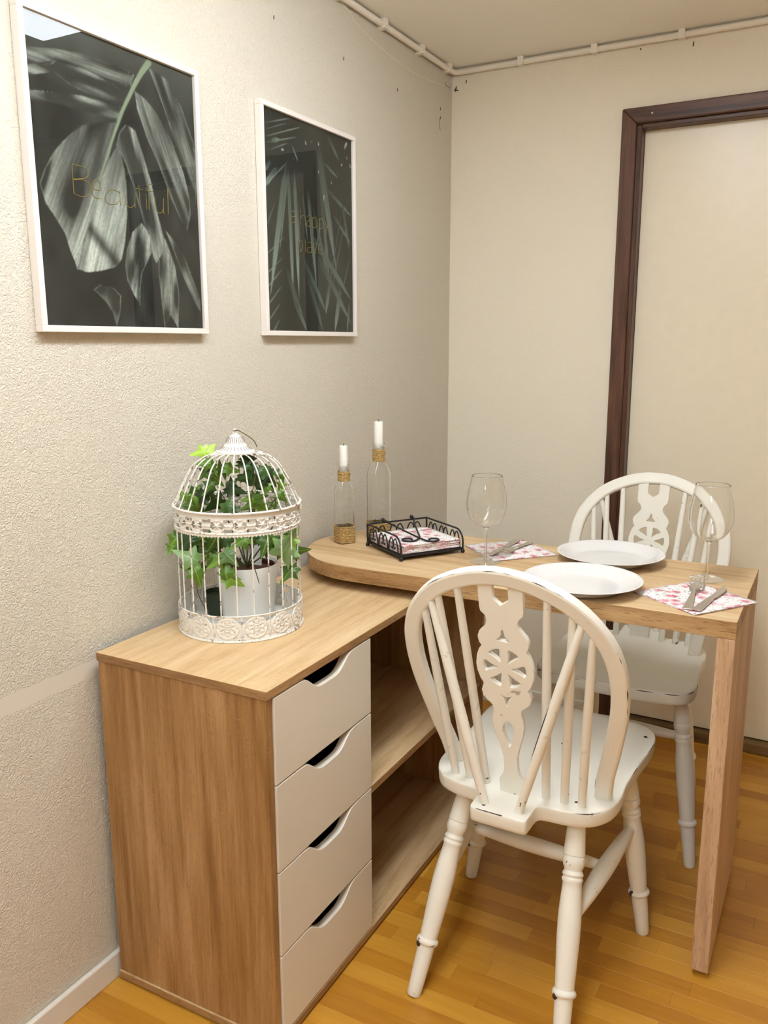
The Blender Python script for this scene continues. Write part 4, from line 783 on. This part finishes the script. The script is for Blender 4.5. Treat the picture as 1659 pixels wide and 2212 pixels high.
# ------------------------------------------------------------------ candle bottles
def sq_ring(a, e, z, n=48):
    out = []
    for i in range(n):
        t = 2*PI*i/n; r = a/((abs(math.cos(t))**e+abs(math.sin(t))**e)**(1/e)); out.append((r*math.cos(t), r*math.sin(t), z))
    return out
def twine(m, a, e, z0, z1, pitch, r, rs):
    z = z0
    while z < z1:
        w = rs.uniform(-.0003, .0003); n = 36; m.tube([(q[0], q[1], z+w+.0006*math.sin(3*i*2*PI/n+z*900)) for i, q in enumerate(sq_ring(a+r*.6+rs.uniform(-.0002, .0003), e, 0, n))], r, 6, closed=True); z += pitch
def candle_bottle(loc, rz, a, zs, rn, rcand, lab_b, lab_c):
    """zs: body top, neck bottom twine, twine top, rim, base twine top, candle top (above the table)"""
    body, twb, twt, rim, base, ctop = zs; rs = random.Random(int(a*1e4))
    t = tag(empty('candle_bottle', (*loc, TZ+.0003), rz), lab_b, 'bottle', 'glass bottles used as candle holders'); wall = .0016
    def shell(d):
        R = [sq_ring(a*.90-d, 5, .001+d), sq_ring(a-d, 6, .005+d), sq_ring(a-d, 6, body-.012)]
        for i in range(1, 9):
            q = i/8; R.append(sq_ring(lerp(a, rn, math.sin(q*PI/2)**2 if q < 1 else 1)-d, lerp(6, 2, q), lerp(body-.012, twb+.003, math.sin(q*PI/2)*.55+q*.45)))
        R += [sq_ring(rn-d, 2, twt), sq_ring(rn-d, 2, twt+.003), sq_ring(rn+.0012-d, 2, twt+.005), sq_ring(rn-d, 2, twt+.008), sq_ring(rn+.0012-d, 2, twt+.011), sq_ring(rn+.0008-d, 2, rim)]
        return R
    m = MB(); m.rings(shell(0), True, False); m.rings([list(reversed(r_)) for r_ in shell(wall)], True, False); m.build('glass_body', MAT['bottle'], t)
    m = MB(); twine(m, a, 6, .003, base, .0021, .0012, rs)
    m.tube([(a+.0015, -a*.9, base-.002), (a+.0035, a*.2, base-.010), (a+.002, a*.95, base-.030)], .0008, 6); m.build('twine_wrap', MAT['twine'], t)
    m = MB(); twine(m, rn, 2, twb, twt, .0019, .0011, rs); m.tube([(rn*math.cos(q)*1.16, rn*math.sin(q)*1.16, lerp(twb, twt, .2+.12*q)) for q in (-.6, .0, .6, 1.4, 2.2)], .0009, 6); m.sphere((rn*1.2, 0, lerp(twb, twt, .6)), .0022, 8, 6); m.build('twine_wrap', MAT['twine'], t)
    cd_ = tag(empty('candle', (*loc, TZ+rim-.034), rz), lab_c, 'candle', 'white candles in bottles'); hh = ctop-rim+.034
    MB().lathe([(rcand*.72, 0), (rcand*.93, .022), (rcand, .034), (rcand, hh-.003), (rcand*.9, hh-.0008), (rcand*.6, hh-.002), (.001, hh-.003)], 32).build('wax', MAT['wax'], cd_)
    MB().tube([(0, 0, hh-.004), (.0004, 0, hh+.002), (.0012, .0004, hh+.0055)], .0008, 6).build('wick', MAT['hole'], cd_)
    dr = MB().tube([(rcand+.0004, 0, .036), (rn-.0036, .001, .030), (rn-.0034, .0015, .015), (rn-.0034, .0015, .004)], [.0012, .0016, .0013, .0008], 8).build('wax_drip', MAT['wax'], cd_)
candle_bottle((.0955, -.8465), math.radians(57), .0215, (.1388, .1602, .1839, .2016, .0439, .2496), .0142, .0104, 'smaller square glass bottle with twine around base and neck', 'white candle in the smaller bottle')
candle_bottle((.152, -.766), math.radians(52), .0262, (.1772, .2037, .2348, .2502, .0443, .3058), .0150, .0112, 'taller square glass bottle with twine, behind the black napkin holder', 'white candle in the taller bottle')

# ------------------------------------------------------------------ napkin holder with napkins
AN = math.atan2(.141, .093); NP = (.313, -.951)           # near corner; local x runs to the right corner, local y to the left corner
NH = tag(empty('napkin_holder', (*NP, TZ+.0003), AN), 'black wire napkin holder with scrolled sides on the table', 'napkin holder'); S = .172; BK = MAT['black']
MB().box(.003, S-.003, .003, S-.003, .0065, .0145).build('tray', BK, NH, bevel=.002)
for x_, y_ in ((0, 0), (S, 0), (0, S), (S, S)): MB().sphere((x_, y_, .0052), .0052, 12, 8).build('foot', BK, NH)
RH = .056; wr = .0023
def rail(pts): return MB().tube([tuple(q) for q in pts], wr, 10).build('rail', BK, NH)
def corner(p0, p1, r, rev=False):
    """upright at p0 that bends over into a top rail running to p1"""
    a = Vector((*p0, 0)); b = Vector((*p1, 0)); d = (b-a).normalized(); P = [a+Vector((0, 0, .006)), a+Vector((0, 0, RH-r))]
    P += [a+d*(r-r*math.cos(q))+Vector((0, 0, RH-r+r*math.sin(q))) for q in [PI/2*i/8 for i in range(1, 9)]]; P.append(b+Vector((0, 0, RH))); return P
rail(corner((0, 0), (0, S), .030)); rail(corner((S, 0), (S, S), .030)); rail([(0, S, RH), (S, S, RH)])
for x_ in (0, S): rail([(x_, S, .006), (x_, S, RH)])
for x_ in (0, S): rail([(x_, 0, .0105), (x_, S, .0105)])
rail([(0, S, .0105), (S, S, .0105)]); rail([(0, 0, .0105), (S, 0, .0105)])
def scroll(org, ax, w, flip):
    """an upright C-scroll pair in the side wall: org base point, ax unit direction along the wall"""
    P = []
    for q in (np.array([(0, .010), (.10, .030), (.34, .0475), (.58, .043), (.66, .030), (.52, .0225), (.42, .0270)]) if not flip else np.array([(0, .052), (.08, .030), (.30, .0125), (.56, .0150), (.68, .027), (.58, .036), (.46, .0330)])):
        u = q[0]*w; P.append((org[0]+ax[0]*u, org[1]+ax[1]*u, q[1]))
    MB().tube([tuple(q) for q in spline(P, 30)], .0017, 8).build('scroll', BK, NH)
for org, ax in (((0, .012), (0, 1)), ((S, .012), (0, 1)), ((.006, S), (1, 0))):
    ln = S-.018
    for i in range(3):
        st = (org[0]+ax[0]*ln*(i+.02)/3, org[1]+ax[1]*ln*(i+.02)/3); en = (org[0]+ax[0]*ln*(i+.98)/3, org[1]+ax[1]*ln*(i+.98)/3)
        scroll(st, ax, ln/3*.72, False); scroll(en, (-ax[0], -ax[1]), ln/3*.72, False)
# hinged weight: two arms meeting in the middle and curling into spirals
def spiral(c, r0, a0, turns, sg):
    return [(c[0]+r0*(1-.62*i/26)*math.cos(a0+sg*turns*2*PI*i/26), c[1]+r0*(1-.62*i/26)*math.sin(a0+sg*turns*2*PI*i/26), .0378) for i in range(27)]
m = MB(); vx, vy = .073, .036; hx = {-1: .046, 1: .129}; scs = {1: (.046, .046), -1: (.097, .018)}
for sg in (-1, 1):
    c0 = Vector((*scs[sg], 0)); v0 = Vector((vx, vy, 0)); a0 = math.atan2(v0.y-c0.y, v0.x-c0.x); sp = spiral(scs[sg], .0215, a0, 1.05, -1 if sg > 0 else 1)
    h0 = Vector((hx[sg], S, 0)); d = v0-h0
    P = [(hx[sg], S+.004, RH+.006), (hx[sg], S-.008, RH+.005)]+[(h0.x+d.x*q, h0.y+d.y*q, lerp(RH+.004, .0395, q)) for q in (.25, .5, .75, .93)]+sp[1:]
    m.tube([tuple(q) for q in spline(P, 160)], .0023, 8)
m.build('weight_arm', BK, NH)
for sg in (-1, 1): MB().sphere((hx[sg], S+.004, RH+.0060), .0050, 12, 8).build('hinge_knob', BK, NH)
def napkin_mesh(sz, n, amp, seed, th):
    rs = random.Random(seed); ph = [rs.uniform(0, 6) for _ in range(4)]; V = []; F = []
    for top in (0, 1):
        for i in range(n+1):
            for j in range(n+1):
                x = (i/n-.5)*sz; y = (j/n-.5)*sz; e = max(abs(i/n-.5), abs(j/n-.5))*2
                w = amp*(math.sin(x*50+ph[0])*math.sin(y*43+ph[1])+.6*math.sin(x*90+y*70+ph[2]))*(.3+.7*e**2)
                V.append((x, y, (th if top else 0)+max(w, 0)*(1 if top else .8)))
    q = (n+1)**2
    for i in range(n):
        for j in range(n):
            a = i*(n+1)+j; F.append((a, a+1, a+n+2, a+n+1)); F.append((q+a, q+a+n+1, q+a+n+2, q+a+1))
    bd = [j for j in range(n+1)]+[i*(n+1)+n for i in range(1, n+1)]+[n*(n+1)+j for j in range(n-1, -1, -1)]+[i*(n+1) for i in range(n-1, 0, -1)]
    for k in range(len(bd)): a = bd[k]; b = bd[(k+1) % len(bd)]; F.append((a, q+a, q+b, b))
    me = bpy.data.meshes.new('napkin'); me.from_pydata(V, [], F); me.update(); me.materials.append(MAT['napkin']); me.polygons.foreach_set('use_smooth', [True]*len(F)); return me
nm_ = [napkin_mesh(.160, 14, .0006, 20+i, .0019) for i in range(4)]
for i in range(9):
    o = bpy.data.objects.new('paper_napkin', nm_[i % 4]); COL.objects.link(o); c = Matrix.Rotation(AN, 4, 'Z') @ Vector((S/2+rl.uniform(-.002, .002), S/2-.002+rl.uniform(-.002, .002), 0))
    o.location = (NP[0]+c.x, NP[1]+c.y, TZ+.0152+i*.00225); o.rotation_euler = (0, 0, AN+rl.uniform(-.03, .03)+(i % 4)*PI/2)
    if i < 8: tag(o, 'folded floral paper napkin inside the pile in the black napkin holder', 'napkin', 'napkins stacked in the napkin holder')
    else: tag(o, 'topmost floral paper napkin of the pile, under the scrolled weight', 'napkin', 'napkins stacked in the napkin holder')
def place_napkin(c, rz, seed, label):
    t = tag(empty('paper_napkin', (*c, TZ+.0004), rz), label, 'napkin', 'napkins laid on the table')
    for i in range(2):
        o = link_mesh('paper_layer', napkin_mesh(.166, 14, .0008, seed+i, .0009), None, t); o.location = (.0015*i, -.001*i, i*.0018); o.rotation_euler = (0, 0, .012*i)
place_napkin((.962, -.930), math.radians(54), 41, 'folded floral napkin hanging over the table corner, under fork and knife')
place_napkin((.500, -.735), math.radians(47), 51, 'folded floral napkin beside the napkin holder, under fork and knife')

# ------------------------------------------------------------------ cutlery
def loft(m, secs, th):
    """secs: (x, half width, z) along the length"""
    R = [[(x, -w, z), (x, w, z), (x, w*.8, z+th), (x, -w*.8, z+th)] for x, w, z in secs]; m.rings(R, smooth=False); return m
def fork(c, d, lg, label):
    t = tag(empty('fork', (*c, TZ+.0052), math.atan2(d[1], d[0])), label, 'fork', 'steel forks'); f = lg/.2
    MB_ = MB(); loft(MB_, [(x*f, w, z) for x, w, z in ((0,.0095,0),(.004,.0102,0),(.05,.0072,.002),(.09,.0046,.004),(.112,.0034,.0070),(.120,.0036,.0078))], .0020); MB_.build('handle', MAT['steel'], t, bevel=.0006)
    m = MB(); loft(m, [(x*f, w, z) for x, w, z in ((.118,.0036,.0078),(.130,.0095,.0080),(.142,.0140,.0075),(.152,.0146,.0070))], .0016)
    for i in range(4):
        y_ = (i-1.5)*.0082; n = len(m.v); loft(m, [(x*f, w, z) for x, w, z in ((.151,.0024,.0070),(.170,.0022,.0066),(.188,.0018,.0072),(.200,.0009,.0092))], .0015); m.v[n:] = [(a, b+y_, c_) for a, b, c_ in m.v[n:]]
    m.build('tines', MAT['steel'], t, bevel=.0003, seg=1); return t
def knife(c, d, lg, label):
    t = tag(empty('table_knife', (*c, TZ+.0052), math.atan2(d[1], d[0])), label, 'knife', 'steel table knives'); f = lg/.2
    m = MB(); loft(m, [(x*f, w, z) for x, w, z in ((0,.0082,0),(.003,.0090,0),(.05,.0078,.0006),(.085,.0066,.0010),(.096,.0058,.0012))], .0042); m.build('handle', MAT['steel'], t, bevel=.0008)
    m = MB(); P = [(.095,-.0055),(.120,-.0078),(.150,-.0088),(.178,-.0080),(.192,-.0040),(.2,.0030),(.196,.0058),(.17,.0062),(.13,.0058),(.095,.0052)]
    m.prism([(x*f, y_) for x, y_ in P], .0022, .0034); m.build('blade', MAT['steel'], t, bevel=.0003, seg=1); return t
fork((.9640, -1.0300), (-.010, .2), .196, 'steel fork on the napkin at the table corner')
knife((.9800, -1.0300), (.030, .18), .186, 'steel knife on the napkin at the table corner')
fork((.5240, -.6480), (-.016, -.170), .172, 'steel fork on the napkin beside the napkin holder')
knife((.4880, -.6460), (-.002, -.18), .180, 'steel knife on the napkin beside the napkin holder')

# ------------------------------------------------------------------ plates and glasses
PL = [(.001, .0030), (.060, .0030), (.072, .0005), (.078, .0008), (.083, .0050), (.098, .0125), (.117, .0200), (.1215, .0218), (.1220, .0228), (.1205, .0234), (.116, .0222), (.098, .0152), (.086, .0098), (.080, .0072), (.072, .0062), (.040, .0058), (.001, .0058)]
pm = MB().lathe(PL, 96, cap0=False, cap1=False).mesh('plate'); pm.materials.append(MAT['china'])
for c, lb in (((.745, -.9655), 'white dinner plate nearest the front chair'), ((.743, -.7200), 'white dinner plate on the far side, in front of the door-side chair')):
    o = bpy.data.objects.new('dinner_plate', pm); COL.objects.link(o); o.location = (*c, TZ+.0002); tag(o, lb, 'plate', 'dinner plates on the table')
def glass(c, k, label):
    t = tag(empty('wine_glass', (*c, TZ+.0002)), label, 'glass', 'balloon wine glasses'); zb, zr = .083*k, .2065*k; w = .0011
    out = [(.0005, zb+.001), (.012, zb+.0035), (.027, zb+.011), (.038, zb+.024), (.0445, zb+.040), (.0465, zb+.054), (.0455, zb+.070), (.0420, zb+.090), (.0375, zb+.108), (.0350, zr)]
    o_ = [tuple(q) for q in spline(out, 54)]; prof = o_+[(.0344, zr+.0006)]+[(max(r-w, .0004), z+(w if i_ < 8 else 0)) for i_, (r, z) in reversed(list(enumerate(o_)))]
    MB().lathe(prof, 64, cap0=False, cap1=False).build('bowl', MAT['glass'], t)
    MB().lathe([(.0045, .0045), (.0036, .009), (.0032, .02), (.0030, .05*k), (.0034, zb-.006), (.0055, zb-.001), (.007, zb+.0006)], 24).build('stem', MAT['glass'], t)
    MB().lathe([(.001, .0003), (.0345, .0003), (.0352, .0010), (.0345, .0018), (.020, .0026), (.008, .0042), (.0045, .0047)], 64, cap0=False, cap1=False).build('foot', MAT['foot_glass'], t)
glass((.489, -.863), .985, 'empty balloon wine glass beside the napkin holder')
glass((.963, -.7765), 1.0, 'empty balloon wine glass near the panel-leg end of the table')
